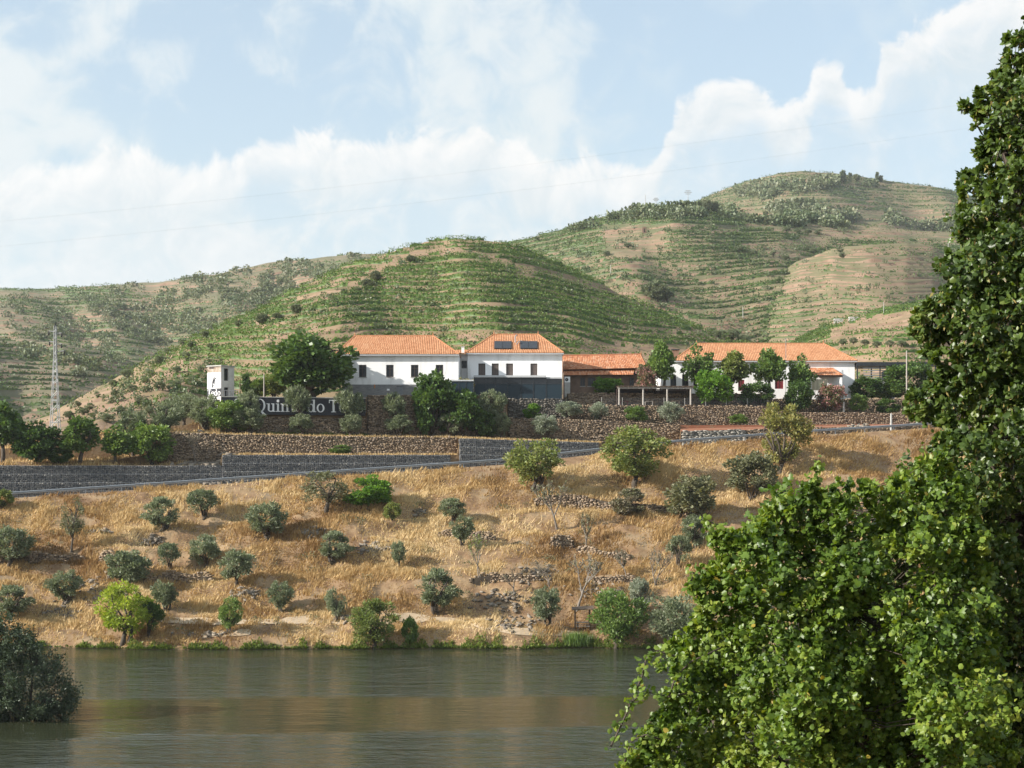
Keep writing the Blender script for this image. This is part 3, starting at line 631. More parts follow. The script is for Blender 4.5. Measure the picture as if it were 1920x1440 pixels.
def gabion_wall(label, a, b, zl, zu, yoff=0.0, which=1):
    pts = np.linspace(a, b, 200); w = walls(pts); Yk = w[2] + yoff; xs = X(pts, Yk); s = np.concatenate([[0], np.cumsum(np.hypot(np.diff(xs), np.diff(Yk)))])
    o = thing('gabion_wall', label, 'gabion wall', (float(xs[0]), float(Yk[0]), float(zl(pts)[0])))
    t = 0.0; k = 0
    while t + 2 <= s[-1] + .6:
        pm = float(np.interp(t + 1, s, pts)); x0 = float(np.interp(t, s, xs)); y0 = float(np.interp(t, s, Yk)); x1 = float(np.interp(t + 2, s, xs)); y1 = float(np.interp(t + 2, s, Yk)); top = float(zu(pm)); bot = float(zl(pm))
        r = math.atan2(y1 - y0, x1 - x0); n = int(math.ceil((top - bot) / 1.0))
        for j in range(n):
            z = top - (j + 1) * 1.0
            c = link('gabion_basket', GAB[RN.randrange(5)], o); c.location = Vector((x0 + (RN.uniform(0, .01)), y0 + RN.uniform(-.02, .02) - .06 * j, z)) - o.location; c.rotation_euler = (0, 0, r)
            wr = link('wire_mesh', GWIRE, c)
        t += 2.0
    return o
w1 = lambda p: walls(np.atleast_1d(np.asarray(p, float)))
sq = lambda a: a if len(a) > 1 else float(a[0])
gabion_wall('long grey gabion wall beside the road at far left', -140, 413, lambda p: sq(w1(p)[1]), lambda p: sq(w1(p)[3]))
gabion_wall('middle grey gabion wall with a grassy ledge on top', 417, 857, lambda p: sq(w1(p)[1]), lambda p: sq(w1(p)[3]))
gabion_wall('tall grey gabion wall end behind the round almond tree', 862, 1129, lambda p: sq(w1(p)[1]), lambda p: sq(w1(p)[3]))

# ------------------------------------------------------------------ guardrail
def guardrail():
    px0, px1 = 22, 1790; pts = np.linspace(px0, px1, 400); Y = fYv(pts) + .55; xs = X(pts, Y); s = np.concatenate([[0], np.cumsum(np.hypot(np.diff(xs), np.diff(Y)))])
    zz = fZv(pts); o = thing('guardrail', 'galvanised steel guardrail along the outer edge of the climbing road', 'guardrail', (float(xs[0]), float(Y[0]), float(zz[0])))
    post = MB().box(-.06, .06, -.03, .09, -.4, .78).mesh('post', M['galv'])
    prof = [(-.04, -.155), (-.105, -.10), (-.105, -.06), (-.04, -.015), (-.04, .015), (-.105, .06), (-.105, .10), (-.04, .155)]
    t = 0.0; P = lambda q: Vector((float(np.interp(q, s, xs)), float(np.interp(q, s, Y)), float(np.interp(q, s, zz)))) - o.location
    while t < s[-1] - .1:
        p = P(t); c = link('post', post, o); c.location = p
        q = P(min(t + 3.985, s[-1])); b = MB(); d = (q - p); nrm = Vector((d.y, -d.x, 0)).normalized()
        vs_ = []
        for e in (p, q):
            for a, h in prof: vs_.append(e + nrm * (-a - .0) + Vector((0, 0, .60 + h)))
        for e in (p, q):
            for a, h in prof: vs_.append(e + nrm * (-a - .012) + Vector((0, 0, .60 + h)))
        n = len(prof); fs = []
        for k in range(n - 1): fs += [(k, k + 1, n + k + 1, n + k), (2 * n + k, 3 * n + k, 3 * n + k + 1, 2 * n + k + 1)]
        b.add(vs_, fs); link('rail_beam', b.mesh('rail_beam', M['galv']), o)
        t += 4.0
guardrail()

# ------------------------------------------------------------------ buildings
def facade(x0, x1, z0, z1, y, ops, depth=.24):
    """front wall with real openings; ops: (xa, xb, za, zb)"""
    b = MB(); xs = sorted({x0, x1, *[o[0] for o in ops], *[o[1] for o in ops]}); zs = sorted({z0, z1, *[o[2] for o in ops], *[o[3] for o in ops]})
    for i in range(len(xs) - 1):
        for j in range(len(zs) - 1):
            cx, cz = (xs[i] + xs[i + 1]) / 2, (zs[j] + zs[j + 1]) / 2
            if any(o[0] < cx < o[1] and o[2] < cz < o[3] for o in ops): continue
            b.add([(xs[i], y, zs[j]), (xs[i + 1], y, zs[j]), (xs[i + 1], y, zs[j + 1]), (xs[i], y, zs[j + 1])], [(0, 1, 2, 3)])
    for xa, xb, za, zb in ops:
        yb = y + depth; b.add([(xa, y, za), (xa, yb, za), (xa, yb, zb), (xa, y, zb)], [(0, 1, 2, 3)]); b.add([(xb, y, za), (xb, y, zb), (xb, yb, zb), (xb, yb, za)], [(0, 1, 2, 3)])
        b.add([(xa, y, zb), (xa, yb, zb), (xb, yb, zb), (xb, y, zb)], [(0, 1, 2, 3)]); b.add([(xa, y, za), (xb, y, za), (xb, yb, za), (xa, yb, za)], [(0, 1, 2, 3)])
    return b
def shell(b, x0, x1, y0, y1, z0, z1):
    """the three other sides of a box building"""
    b.add([(x0, y0, z0), (x0, y1, z0), (x0, y1, z1), (x0, y0, z1)], [(0, 3, 2, 1)]); b.add([(x1, y0, z0), (x1, y1, z0), (x1, y1, z1), (x1, y0, z1)], [(0, 1, 2, 3)])
    b.add([(x0, y1, z0), (x1, y1, z0), (x1, y1, z1), (x0, y1, z1)], [(0, 3, 2, 1)]); return b
def window(par, xa, xb, za, zb, y, style='window', depth=.2):
    o = MB(); f = .07; y0, y1 = y + depth - .09, y + depth + .02
    o.box(xa + .004, xa + f, y0, y1, za + .004, zb - .004).box(xb - f, xb - .004, y0, y1, za + .004, zb - .004).box(xa + f, xb - f, y0, y1, zb - f, zb - .004).box(xa + f, xb - f, y0, y1, za + .004, za + f)
    w = o.part('window', M['frame'], par)
    if style == 'window':
        MB().box(xa + f, xb - f, y1 - .03, y1 - .015, za + f, zb - f).part('pane', M['glass'], w)
        MB().box((xa + xb) / 2 - .035, (xa + xb) / 2 + .035, y0 + .01, y1 - .032, za + f, zb - f).part('mullion', M['frame'], w)
        MB().box(xa + f, xb - f, y0 + .02, y1 - .032, za + (zb - za) * .68, za + (zb - za) * .71).part('transom', M['frame'], w)
    else:
        MB().box(xa + f, xb - f, y1 - .03, y1 - .01, za + f, zb - f).part('backing', M['frame'], w)
        n = 14
        for s_ in (0, 1):
            lx0 = xa + f + (xb - xa - 2 * f) * s_ * .5 + .015; lx1 = lx0 + (xb - xa - 2 * f) * .5 - .03; b = MB()
            for k in range(n):
                z = za + f + (zb - za - 2 * f) * (k + .5) / n; b.box(lx0, lx1, y0 + .02, y1 - .04, z - .04, z + .035)
            b.part('shutter', M['shutter'], w)
    MB().box(xa - .06, xb + .06, y - .07, y + .06, za - .09, za - .003).part('sill', M['concrete'], w)
    return w
def tiles(par, A, B, Cc, D, m, tw=.24, tl=.36):
    """tile a roof slope: eave A->B, ridge D->C (same direction); hips and triangles allowed"""
    A, B, Cc, D = [np.array(p, float) for p in (A, B, Cc, D)]
    U = unit(B - A); n_ = unit(np.cross(B - A, (D + Cc) / 2 - (A + B) / 2)); S = unit(np.cross(n_, U))
    if n_[2] < 0: n_ = -n_
    H = (D - A) @ S; H2 = (Cc - B) @ S; Hh = max(H, H2); wE = np.linalg.norm(B - A); aL = (D - A) @ U; aR = (Cc - A) @ U
    V, Fq, R_ = [], [], []; nr = int(Hh / tl); nv = 0; seg = 4
    for r in range(nr):
        h0 = r * Hh / nr; h1 = (r + 1) * Hh / nr + .05; hm = (h0 + h1) / 2 / Hh
        l = aL * min(1, hm); rr = wE + (aR - wE) * min(1, hm); nc = max(1, int(round((rr - l) / tw)))
        for c in range(nc):
            u0 = l + (rr - l) * c / nc; wd = (rr - l) / nc; R_.append(RN.random())
            ang = [math.pi * k / (seg - 1) for k in range(seg)]
            for hh, up in ((h0, .045), (h1, .0)):
                for k, an in enumerate(ang):
                    V.append(A + U * (u0 + wd * (.5 - .5 * math.cos(an)) * .98) + S * hh + n_ * (up + .075 * math.sin(an) + .012))
            for k in range(seg - 1): Fq.append((nv + k, nv + k + 1, nv + seg + k + 1, nv + seg + k))
            Fq.append((nv, nv + 3, nv + 2, nv + 1)); R_ += [R_[-1]] * 3
            nv += 2 * seg
    o = link('roof_tiles', npmesh('roof_tiles', np.array(V) - np.array(_rootloc(par)), np.array(Fq), m, rnd=np.array(R_)), par); o['kind'] = 'stuff'
    return o
def _rootloc(o):
    while o.parent: o = o.parent
    return tuple(o.location)
def hip_roof(par, ex0, ex1, ey0, ey1, ez, rx0, rx1, rz, m, sag=0):
    ry = (ey0 + ey1) / 2; t = .05
    A, B, C_, D = (ex0, ey0, ez), (ex1, ey0, ez), (ex1, ey1, ez), (ex0, ey1, ez); P, Q = (rx0, ry, rz), (rx1, ry, rz)
    b = MB().add([A, B, C_, D, P, Q], [(0, 1, 5, 4), (1, 2, 5), (2, 3, 4, 5), (3, 0, 4), (0, 3, 2, 1)]); roof = b.part('roof', M['tileunder'], par)
    tiles(roof, A, B, Q, P, m); tiles(roof, D, A, P, P, m); tiles(roof, B, C_, Q, Q, m); tiles(roof, C_, D, P, Q, m)
    for e0, e1 in ((P, Q), (A, P), (B, Q), (D, P), (C_, Q)):
        e0, e1 = Vector(e0), Vector(e1); n = max(2, int((e1 - e0).length / .42)); rb = MB()
        for i in range(n):
            a_ = e0.lerp(e1, i / n); c_ = e0.lerp(e1, (i + 1.08) / n); rb.tube([a_ + Vector((0, 0, .07)), c_ + Vector((0, 0, .055))], [.13, .11], 6)
        q = rb.part('ridge_tiles', m, roof); q['kind'] = 'stuff'
    for e in (P, Q): MB().tube([Vector(e) + Vector((0, 0, .1)), Vector(e) + Vector((0, 0, .35)), Vector(e) + Vector((0, 0, .62))], [.10, .06, .015], 6).part('finial', m, roof)
    return roof
def eaves(par, x0, x1, y0, y1, z):
    g = MB().box(x0, x1, y0 - .02, y0 + .08, z - .16, z - .02).part('gutter', M['soffit'], par)
    MB().box(x0 + .05, x1 - .05, y0 + .082, y1 - .1, z - .13, z - .03).part('soffit', M['white'], par)

def house_one():
    Y = 212.; zb = gz(760, Y) - .05; ez = Zp(664.5, Y - .55)
    x0, x1 = X(645, Y), X(859.5, Y); y1 = Y + 8.4; zpl = Zp(721, Y)
    h = thing('house', 'white two-storey house with orange hip roof and four brown windows beside the big tree', 'house', ((x0 + x1) / 2, Y + 4, zb))
    ops = [(X(a, Y), X(b, Y), Zp(707, Y), Zp(684, Y)) for a, b in ((673, 687), (724, 738), (770.5, 784.5), (817, 831))]
    b = facade(x0, x1, zpl, ez - .1, Y, ops); shell(b, x0, x1, Y, y1, zpl, ez - .1); b.part('wall', M['white'], h)
    for k, o in enumerate(ops): window(h, *o, Y, 'window' if k != 0 else 'window')
    dr = (X(744, Y), X(756, Y), Zp(739, Y), Zp(724, Y))
    b = facade(x0 - .04, x1 + .0, zb - .6, zpl, Y - .05, [dr]); shell(b, x0 - .04, x1, Y - .05, y1 + .05, zb - .6, zpl); b.part('plinth', M['plinth'], h)
    d = MB().box(dr[0] + .01, dr[1] - .01, Y + .05, Y + .12, dr[2], dr[3] - .01).part('door', M['greydoor'], h)
    MB().box(dr[1] - .16, dr[1] - .10, Y, Y + .05, dr[2] + .5, dr[2] + .56).part('handle', M['galv'], d)
    MB().box(X(725.5, Y), X(730.5, Y), Y - .09, Y - .055, Zp(732.5, Y), Zp(729, Y)).part('notice', M['signwhite'], h)
    MB().tube([(X(702.5, Y), Y - .12, Zp(728, Y)), (X(702.5, Y), Y - .12, Zp(721, Y))], .09, 8).part('clay_pipe', M['tile'], h)
    hip_roof(h, X(629, Y - .55), X(861, Y - .55), Y - .55, y1 + .55, ez, X(665, Y + 4), X(812, Y + 4), Zp(630.5, Y + 4), M['tile'])
    eaves(h, X(629, Y - .55), X(861, Y - .55), Y - .55, y1 + .55, ez)
    return h
house_one()
def house_two():
    Y = 218.; zb = gz(1000, Y) - .05; ez = Zp(662, Y - .6); x0, x1 = X(877, Y), X(1054, Y); y1 = Y + 9.
    h = thing('house', 'white house with two solar panels on its orange hip roof', 'house', ((x0 + x1) / 2, Y + 4, zb))
    ops = [(X(a, Y), X(b, Y), Zp(704.5, Y), Zp(681.5, Y)) for a, b in ((897, 910), (922, 935), (949, 962), (994.5, 1007.5))]
    b = facade(x0, x1, zb - .5, ez - .1, Y, ops); shell(b, x0, x1, Y, y1, zb - .5, ez - .1); b.part('wall', M['white'], h)
    for o in ops: window(h, *o, Y, 'shutter')
    rz = Zp(628, Y + 4.5)
    roof = hip_roof(h, X(874, Y - .6), X(1057, Y - .6), Y - .6, y1 + .6, ez, X(926, Y + 4.5), X(1009, Y + 4.5), rz, M['tile'])
    eaves(h, X(874, Y - .6), X(1057, Y - .6), Y - .6, y1 + .6, ez)
    # solar panels lie on the front slope
    e = Vector((0, 5.1, rz - ez)); L = e.length; e.normalize(); nrm = Vector((0, -e.z, e.y))
    for pa, pb in ((926.5, 959.5), (975, 1008)):
        for k in (0, 1):
            xa = X(pa + (pb - pa) * k / 2, Y + 1.5); xb = X(pa + (pb - pa) * (k + 1) / 2, Y + 1.5) - .02; s0, s1 = L * .17, L * .57; o0 = Vector((0, Y - .6, ez)) + nrm * .16
            def quad(xa, xb, s0, s1, t0, t1):
                vs_ = []
                for t in (t0, t1):
                    for x_, s_ in ((xa, s0), (xb, s0), (xb, s1), (xa, s1)): vs_.append(o0 + e * s_ + nrm * t + Vector((x_, 0, 0)))
                return MB().add(vs_, [(0, 3, 2, 1), (4, 5, 6, 7), (0, 1, 5, 4), (1, 2, 6, 5), (2, 3, 7, 6), (3, 0, 4, 7)])
            p = quad(xa, xb, s0, s1, 0, .08).part('solar_panel', M['steeldark'], h)
            quad(xa + .05, xb - .05, s0 + .05, s1 - .05, .081, .09).part('pane', M['solar'], p)
    px_ = X(966, Y + 2); z_ = ez + (rz - ez) * .5
    MB().tube([(px_, Y + 2.2, z_), (px_, Y + 2.2, z_ + 1.0), (px_ + .2, Y + 2.1, z_ + 1.25)], .09, 7).part('flue', M['galv'], h)
    MB().tube([(px_ + .1, Y + 1.6, z_ - .2), (px_ + .55, Y + 1.7, z_ + .35), (px_ + 1.0, Y + 1.8, z_ + .4)], .06, 6).part('pipe', M['galv'], h)
    # glazed veranda in front
    Yv_ = Y - 3.0; v = thing('glazed_veranda', 'dark blue glazed veranda with steel frame below the shuttered windows', 'veranda', (X(970, Yv_), Yv_ + 1.5, gz(1000, Yv_)))
    xa, xb, xc = X(889.5, Yv_), X(1024, Yv_), X(1053, Yv_); zt = Zp(705.5, Yv_); zbt = Zp(750, Yv_)
    MB().box(xa - .1, xb, Yv_ - .25, Y - .02, zt - .16, zt + .12).part('roof_beam', M['soffit'], v)
    MB().box(xb + .01, xc, Yv_ - .05, Y - .03, zt - .32, zt - .12).part('roof_beam', M['soffit'], v)
    xs = [X(p, Yv_) for p in (889.5, 911, 929, 952, 977, 1000, 1024, 1053)]
    for i, x_ in enumerate(xs): MB().box(x_ - .05, x_ + .05, Yv_ - .06, Yv_ + .06, zbt, zt - .17 - (.17 if i == len(xs) - 1 else 0)).part('post', M['steeldark'], v)
    for i in range(len(xs) - 1):
        top = zt - .2 if i < 6 else zt - .36; zm = zt - 1.0
        MB().box(xs[i] + .052, xs[i + 1] - .052, Yv_ - .012, Yv_ + .012, zbt + .05, zm - .05).part('pane', M['blueglass'], v)
        MB().box(xs[i] + .052, xs[i + 1] - .052, Yv_ - .012, Yv_ + .012, zm + .05, top).part('pane', M['glass'], v)
        MB().box(xs[i] + .05, xs[i + 1] - .05, Yv_ - .05, Yv_ + .05, zm - .05, zm + .05).part('rail', M['steeldark'], v)
    for sx in (xa, xc): MB().box(sx - .02, sx + .02, Yv_ + .07, Y - .04, zbt, zt - .4).part('side_panel', M['blueglass'], v)
    MB().box(xa - .1, xc + .1, Yv_ - .1, Y - .05, zbt - .8, zbt).part('base', M['plinth'], v)
house_two()
def link_wing():
    """the low connecting part set back between the two houses"""
    Y = 219.; x0, x1 = X(861.8, Y), X(876.0, Y) + .2; zb = gz(868, Y) - .1
    h = thing('link_wing', 'narrow recessed white passage wing between the two white houses', 'building', ((x0 + x1) / 2, Y, zb))
    ez = Zp(664, Y); op = (x0 + .25, x1 - .25, Zp(712, Y), Zp(676, Y))
    b = facade(x0, x1, zb - .4, ez, Y, [op], .5); shell(b, x0, x1, Y, Y + 3, zb - .4, ez); b.part('wall', M['offwhite'], h)
    MB().box(op[0], op[1], Y + .52, Y + .6, op[2], op[2] + 1.6).part('door', M['white'], h)
    MB().box(op[0], op[1], Y + .62, Y + .7, op[2] + 1.6, op[3]).part('fanlight', M['glass'], h)
    r = MB().add([(x0 - .6, Y - .5, ez), (x1 + .6, Y - .5, ez), (x1 + .6, Y + 2, ez + .7), (x0 - .6, Y + 2, ez + .7)], [(0, 1, 2, 3)]).part('roof', M['tileunder'], h)
    tiles(r, (x0 - .6, Y - .5, ez), (x1 + .6, Y - .5, ez), (x1 + .6, Y + 2, ez + .7), (x0 - .6, Y + 2, ez + .7), M['tile'])
    cx = X(868, Y); c = MB().box(cx - .2, cx + .2, Y - .3, Y + .1, ez + .1, ez + .95).part('chimney', M['white'], h); MB().box(cx - .26, cx + .26, Y - .36, Y + .16, ez + .951, ez + 1.05).part('cap', M['concrete'], c)
    # low glazed annex in front
    Ya = 209.; v = thing('glazed_annex', 'low glazed annex with grey roof edge left of the veranda', 'veranda', (X(868, Ya), Ya, gz(868, Ya)))
    xa, xb = X(847, Ya), X(888, Ya); zt = Zp(713, Ya); z0 = gz(868, Ya)
    MB().box(xa - .1, xb, Ya - .15, Ya + 2.5, zt - .12, zt + .06).part('roof', M['soffit'], v)
    for k in range(4):
        x_ = xa + (xb - xa - .05) * k / 3; MB().box(x_ - .04, x_ + .04, Ya - .05, Ya + .05, z0 - .1, zt - .13).part('post', M['steeldark'], v)
        if k < 3: MB().box(x_ + .045, x_ + (xb - xa - .05) / 3 - .045, Ya - .01, Ya + .01, z0 - .1, zt - .13).part('pane', M['blueglass'], v)
link_wing()
def house_three():
    Y = 225.5; x0, x1 = X(1058, Y), X(1205, Y); zb = gz(1130, Y) - .1; y1 = Y + 7
    h = thing('house', 'low brown walled house with weathered tile roof and lower roof strip', 'house', ((x0 + x1) / 2, Y + 3, zb))
    zw = Zp(703, Y); ops = [(X(a, Y), X(b, Y), Zp(724, Y), Zp(708, Y)) for a, b in ((1088, 1097), (1102, 1116), (1180, 1189))]
    b = facade(x0, x1, zb - .5, zw, Y, ops); shell(b, x0, x1, Y, y1, zb - .5, zw + 1.2); b.part('wall', M['brownwall'], h)
    for o in ops: window(h, *o, Y)
    MB().add([(x0, Y, zw), (x1, Y, zw), (x1, Y + 1.5, zw + .9), (x0, Y + 1.5, zw + .9)], [(0, 1, 2, 3)])
    # lower lean-to strip
    l0, l1 = (x0 - .1, Y - .8, Zp(704, Y - .8)), (X(1188, Y - .8), Y - .8, Zp(703, Y - .8)); u1, u0 = (X(1190, Y), Y + .35, Zp(694.5, Y)), (x0 - .1, Y + .35, Zp(695.5, Y))
    r = MB().add([l0, l1, u1, u0], [(0, 1, 2, 3)]).part('lean_to_roof', M['tileunder'], h); tiles(r, l0, l1, u1, u0, M['tileold'])
    ey = Y - .1; e0, e1 = (x0 - .1, ey, Zp(693.5, ey)), (X(1214, ey), ey, Zp(690, ey)); ry = Y + 4.2; r0, r1 = (x0 - .1, ry, Zp(668, ry)), (X(1202, ry), ry, Zp(665.5, ry)); yb = Y + 8.4
    roof = MB().add([e0, e1, r1, r0, (x0 - .1, yb, e0[2]), (e1[0], yb, e1[2])], [(0, 1, 2, 3), (3, 2, 5, 4), (1, 5, 2), (0, 3, 4)]).part('roof', M['tileunder'], h)
    tiles(roof, e0, e1, r1, r0, M['tileold']); tiles(roof, e1, (e1[0], yb, e1[2]), r1, r1, M['tileold'])
    MB().tube([Vector(r0) + Vector((0, 0, .08)), Vector(r1) + Vector((0, 0, .08))], .13, 6).part('ridge_tiles', M['tileold'], roof)
    MB().tube([Vector(r1), Vector(r1) + Vector((0, 0, .55))], [.1, .02], 6).part('finial', M['tileold'], roof)
    Ya = Y - 1.2; a = thing('air_conditioner', 'white air conditioning unit beside the low brown house', 'air conditioner', (X(1063.5, Ya), Ya, Zp(716, Ya)))
    MB().box(X(1058.5, Ya), X(1069, Ya), Ya - .2, Ya + .2, Zp(717, Ya), Zp(706.5, Ya)).part('casing', M['white'], a)
    cx, cz = X(1062.5, Ya), Zp(712, Ya)
    ring = MB().tube([(cx, Ya - .23, cz), (cx, Ya - .20, cz)], .24, 12).part('fan_grille', M['steeldark'], a); MB().tube([(cx, Ya - .26, cz), (cx, Ya - .231, cz)], .07, 8).part('fan_hub', M['galv'], a)
    MB().box(X(1058.5, Ya), X(1069, Ya), Ya - .18, Ya + .18, gz(1063, Ya) - .1, Zp(717, Ya) - .004).part('stand', M['concrete'], a)
house_three()
def house_four():
    Y = 232.5; x0, x1 = X(1241, Y), X(1602.5, Y); zb = gz(1430, Y) - .1; y1 = Y + 9.5; ez = Zp(676.5, Y - .5); ezl = Zp(680, Y - .5)
    h = thing('house', 'long white single-storey house with orange roof behind a row of small trees', 'house', ((x0 + x1) / 2, Y + 4, zb))
    ops = [(X(a, Y), X(b, Y), Zp(c, Y), Zp(d, Y)) for a, b, c, d in ((1257, 1268, 725, 703), (1279, 1291, 725, 702), (1300, 1308, 726, 704), (1384, 1396, 733, 712), (1453, 1469, 729, 712), (1420, 1429, 712, 696), (1340, 1349, 716, 700))]
    b = facade(x0, x1, zb - .5, ez - .1, Y, ops); shell(b, x0, x1, Y, y1, zb - .5, ez - .1); b.part('wall', M['white'], h)
    for k, o in enumerate(ops):
        if k in (3, 4):
            d = MB().box(o[0] + .005, o[1] - .005, Y + .12, Y + .2, o[2], o[3] - .005).part('door', M['reddoor'], h); MB().box((o[0] + o[1]) / 2 - .02, (o[0] + o[1]) / 2 + .02, Y + .09, Y + .119, o[2], o[3] - .02).part('door_joint', M['frame'], d)
        else: window(h, *o, Y)
    hip_roof(h, X(1262, Y - .5), X(1607, Y - .5), Y - .5, y1 + .5, ez, X(1306, Y + 4.7), X(1544, Y + 4.7), Zp(645, Y + 4.7), M['tile'])
    eaves(h, X(1262, Y - .5), X(1607, Y - .5), Y - .5, y1 + .5, ez)
    cx = X(1266, Y + 5); c = MB().box(cx - .5, cx + .5, Y + 4.5, Y + 5.5, ez, Zp(657, Y + 5)).part('chimney', M['brownwall'], h); MB().box(cx - .6, cx + .6, Y + 4.4, Y + 5.6, Zp(657, Y + 5) + .002, Zp(655, Y + 5)).part('cap', M['steeldark'], c)
    mp = X(1473, Y - 3); MB().tube([(mp, Y - 3.2, gz(1473, Y - 3)), (mp, Y - 3.2, Zp(634, Y - 3))], .035, 6).part('antenna_mast', M['galv'], h)
    # porch
    Yp = Y - 3.2; pa, pb = X(1520, Yp), X(1577, Yp); zt = Zp(704, Yp); p = thing('porch', 'tiled lean-to porch with white post and beige blind on the long house', 'porch', ((pa + pb) / 2, Yp + 1.5, gz(1550, Yp)))
    A_, B_ = (pa - .3, Yp - .3, zt), (pb + .3, Yp - .3, zt); C_, D_ = (X(1562, Y), Y - .05, Zp(690, Y)), (pa - .3, Y - .05, Zp(691, Y))
    r = MB().add([A_, B_, C_, D_, (pb + .3, Y - .05, zt + .05)], [(0, 1, 2, 3), (1, 4, 2), (0, 3, 4, 1)]).part('roof', M['tileunder'], p); tiles(r, A_, B_, C_, D_, M['tileold'])
    MB().box(pb - .16, pb + .14, Yp - .1, Yp + .2, gz(1575, Yp) - .3, zt - .06).part('post', M['white'], p)
    MB().box(pa - .1, pa + .12, Yp - .1, Yp + .12, gz(1520, Yp) - .3, zt - .06).part('post', M['white'], p)
    MB().box(pa - .2, pb + .2, Yp - .12, Yp + .1, zt - .25, zt - .062).part('beam', M['wood'], p)
    xs = np.linspace(X(1513, Yp), X(1551, Yp), 24); b = MB(); z0 = Zp(732, Yp); z1 = Zp(711, Yp)
    for i in range(23):
        ya, yb = Yp - .02 + .05 * math.sin(i * 1.3), Yp - .02 + .05 * math.sin((i + 1) * 1.3); b.add([(xs[i], ya, z0), (xs[i + 1], yb, z0), (xs[i + 1], yb, z1), (xs[i], ya, z1)], [(0, 1, 2, 3)])
    b.part('blind', M['beige'], p)
house_four()
def carport():
    Y = 232.; x0, x1 = X(1606, Y), X(1757, Y); zb = gz(1680, Y); zt = Zp(679, Y)
    c = thing('carport', 'dark flat roofed carport frame at the right end of the long house', 'carport', ((x0 + x1) / 2, Y + 2, zb))
    MB().box(x0, x1, Y - .2, Y + 6, zt - .55, zt).part('roof', M['steeldark'], c)
    for p in (1607.5, 1650, 1700, 1754):
        for yy in (Y, Y + 5.6): MB().box(X(p, Y) - .08, X(p, Y) + .08, yy - .08, yy + .08, zb - .3, zt - .553).part('post', M['steeldark'], c)
    for k in range(7):
        z = Zp(690 + k * 4.6, Y); MB().box(X(1619, Y), X(1681, Y), Y + .15, Y + .22, z - .06, z + .06).part('slat', M['galv'], c)
    t = thing('storage_tank', 'pale steel storage tank behind the carport slats', 'tank', (X(1667, Y + 2.5), Y + 2.5, zb))
    r = 1.1; z0, z1 = zb, Zp(693, Y + 2)
    MB().tube([(X(1667, Y + 2.5), Y + 2.5, zb + .3), (X(1667, Y + 2.5), Y + 2.5, z1 - .3), (X(1667, Y + 2.5), Y + 2.5, z1)], [r, r, r * .4], 20).part('shell', M['tank'], t, smooth=False)
    MB().tube([(X(1667, Y + 2.5), Y + 2.5, z1), (X(1667, Y + 2.5), Y + 2.5, z1 + .2)], .25, 10).part('lid', M['galv'], t)
    MB().tube([(X(1667, Y + 2.5), Y + 2.5, zb), (X(1667, Y + 2.5), Y + 2.5, zb + .3)], .9, 12).part('base', M['concrete'], t)
carport()
def pergola():
    pw = walls(np.array([1302.])); Yf = float(pw[8][0]) + .6; o = thing('pergola', 'timber pergola with dark matted roof above the stone wall', 'pergola', (X(1230, Yf), Yf + 2, gz(1230, Yf)))
    zt = Zp(727, Yf)
    for p in (1161, 1206, 1251, 1295): 
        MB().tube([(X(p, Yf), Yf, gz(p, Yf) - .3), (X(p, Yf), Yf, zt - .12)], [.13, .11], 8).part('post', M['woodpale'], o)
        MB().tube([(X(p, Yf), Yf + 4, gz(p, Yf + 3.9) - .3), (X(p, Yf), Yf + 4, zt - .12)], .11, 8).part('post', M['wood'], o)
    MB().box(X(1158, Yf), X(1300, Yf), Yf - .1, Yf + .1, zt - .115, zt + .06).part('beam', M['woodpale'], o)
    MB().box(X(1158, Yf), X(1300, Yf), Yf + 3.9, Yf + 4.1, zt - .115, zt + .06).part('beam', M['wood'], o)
    for k in range(16):
        x_ = X(1159, Yf) + (X(1299, Yf) - X(1159, Yf)) * k / 15; MB().box(x_ - .05, x_ + .05, Yf - .35, Yf + 4.3, zt + .065, zt + .17).part('rafter', M['wood'], o)
    MB().box(X(1157, Yf), X(1301, Yf), Yf - .3, Yf + 4.3, zt + .172, zt + .23).part('roof_mat', M['wood'], o)
    MB().box(X(1158, Yf), X(1300, Yf), Yf + 4.12, Yf + 4.2, gz(1230, Yf + 3), zt - .12).part('added_dark_panel', M['frame'], o)  # dark backing added so the space under the pergola looks black
    MB().box(X(1157, Yf), X(1157, Yf) + .06, Yf + .2, Yf + 4.1, gz(1160, Yf + 2), zt - .12).part('added_dark_panel', M['frame'], o)  # side panel added to keep the low sun out of the pergola
    for i, (p, yy) in enumerate(((1171, 1.2), (1218, 1.4), (1268, 1.3))):
        t = thing('garden_table', ['small dark red table frame under the left bay of the pergola', 'pale framed table under the middle bay of the pergola', 'small timber table under the right bay of the pergola'][i], 'table', (X(p, Yf), Yf + yy, gz(p, Yf + yy)))
        x_, y_, z_ = t.location; mm = [M['reddoor'], M['woodpale'], M['wood']][i]
        MB().box(x_ - .55, x_ + .55, y_ - .35, y_ + .35, z_ + .74, z_ + .79).part('tabletop', mm, t)
        for sx in (-.5, .5):
            for sy in (-.3, .3): MB().box(x_ + sx - .03, x_ + sx + .03, y_ + sy - .03, y_ + sy + .03, z_, z_ + .738).part('leg', mm, t)
    pts = np.linspace(1128, 1440, 9); f = thing('wire_fence', 'low wire fence with thin posts on top of the pergola wall', 'fence', (X(1128, Yf), Yf - .45, gz(1128, Yf)))
    prev = None
    for p in pts:
        b = Vector((X(p, float(fYv(p)) + 20.2 + .75), float(fYv(p)) + 20.95, 0)); b.z = gz(p, b.y); MB().tube([b - Vector((0, 0, .2)), b + Vector((0, 0, 1.15))], .03, 5).part('post', M['concrete'], f)
        if prev is not None:
            w = MB()
            for k in range(6): w.tube([prev + Vector((0, 0, .15 + k * .18)), b + Vector((0, 0, .15 + k * .18))], .006, 3)
            w.part('wire', M['wire'], f)
        prev = b
pergola()

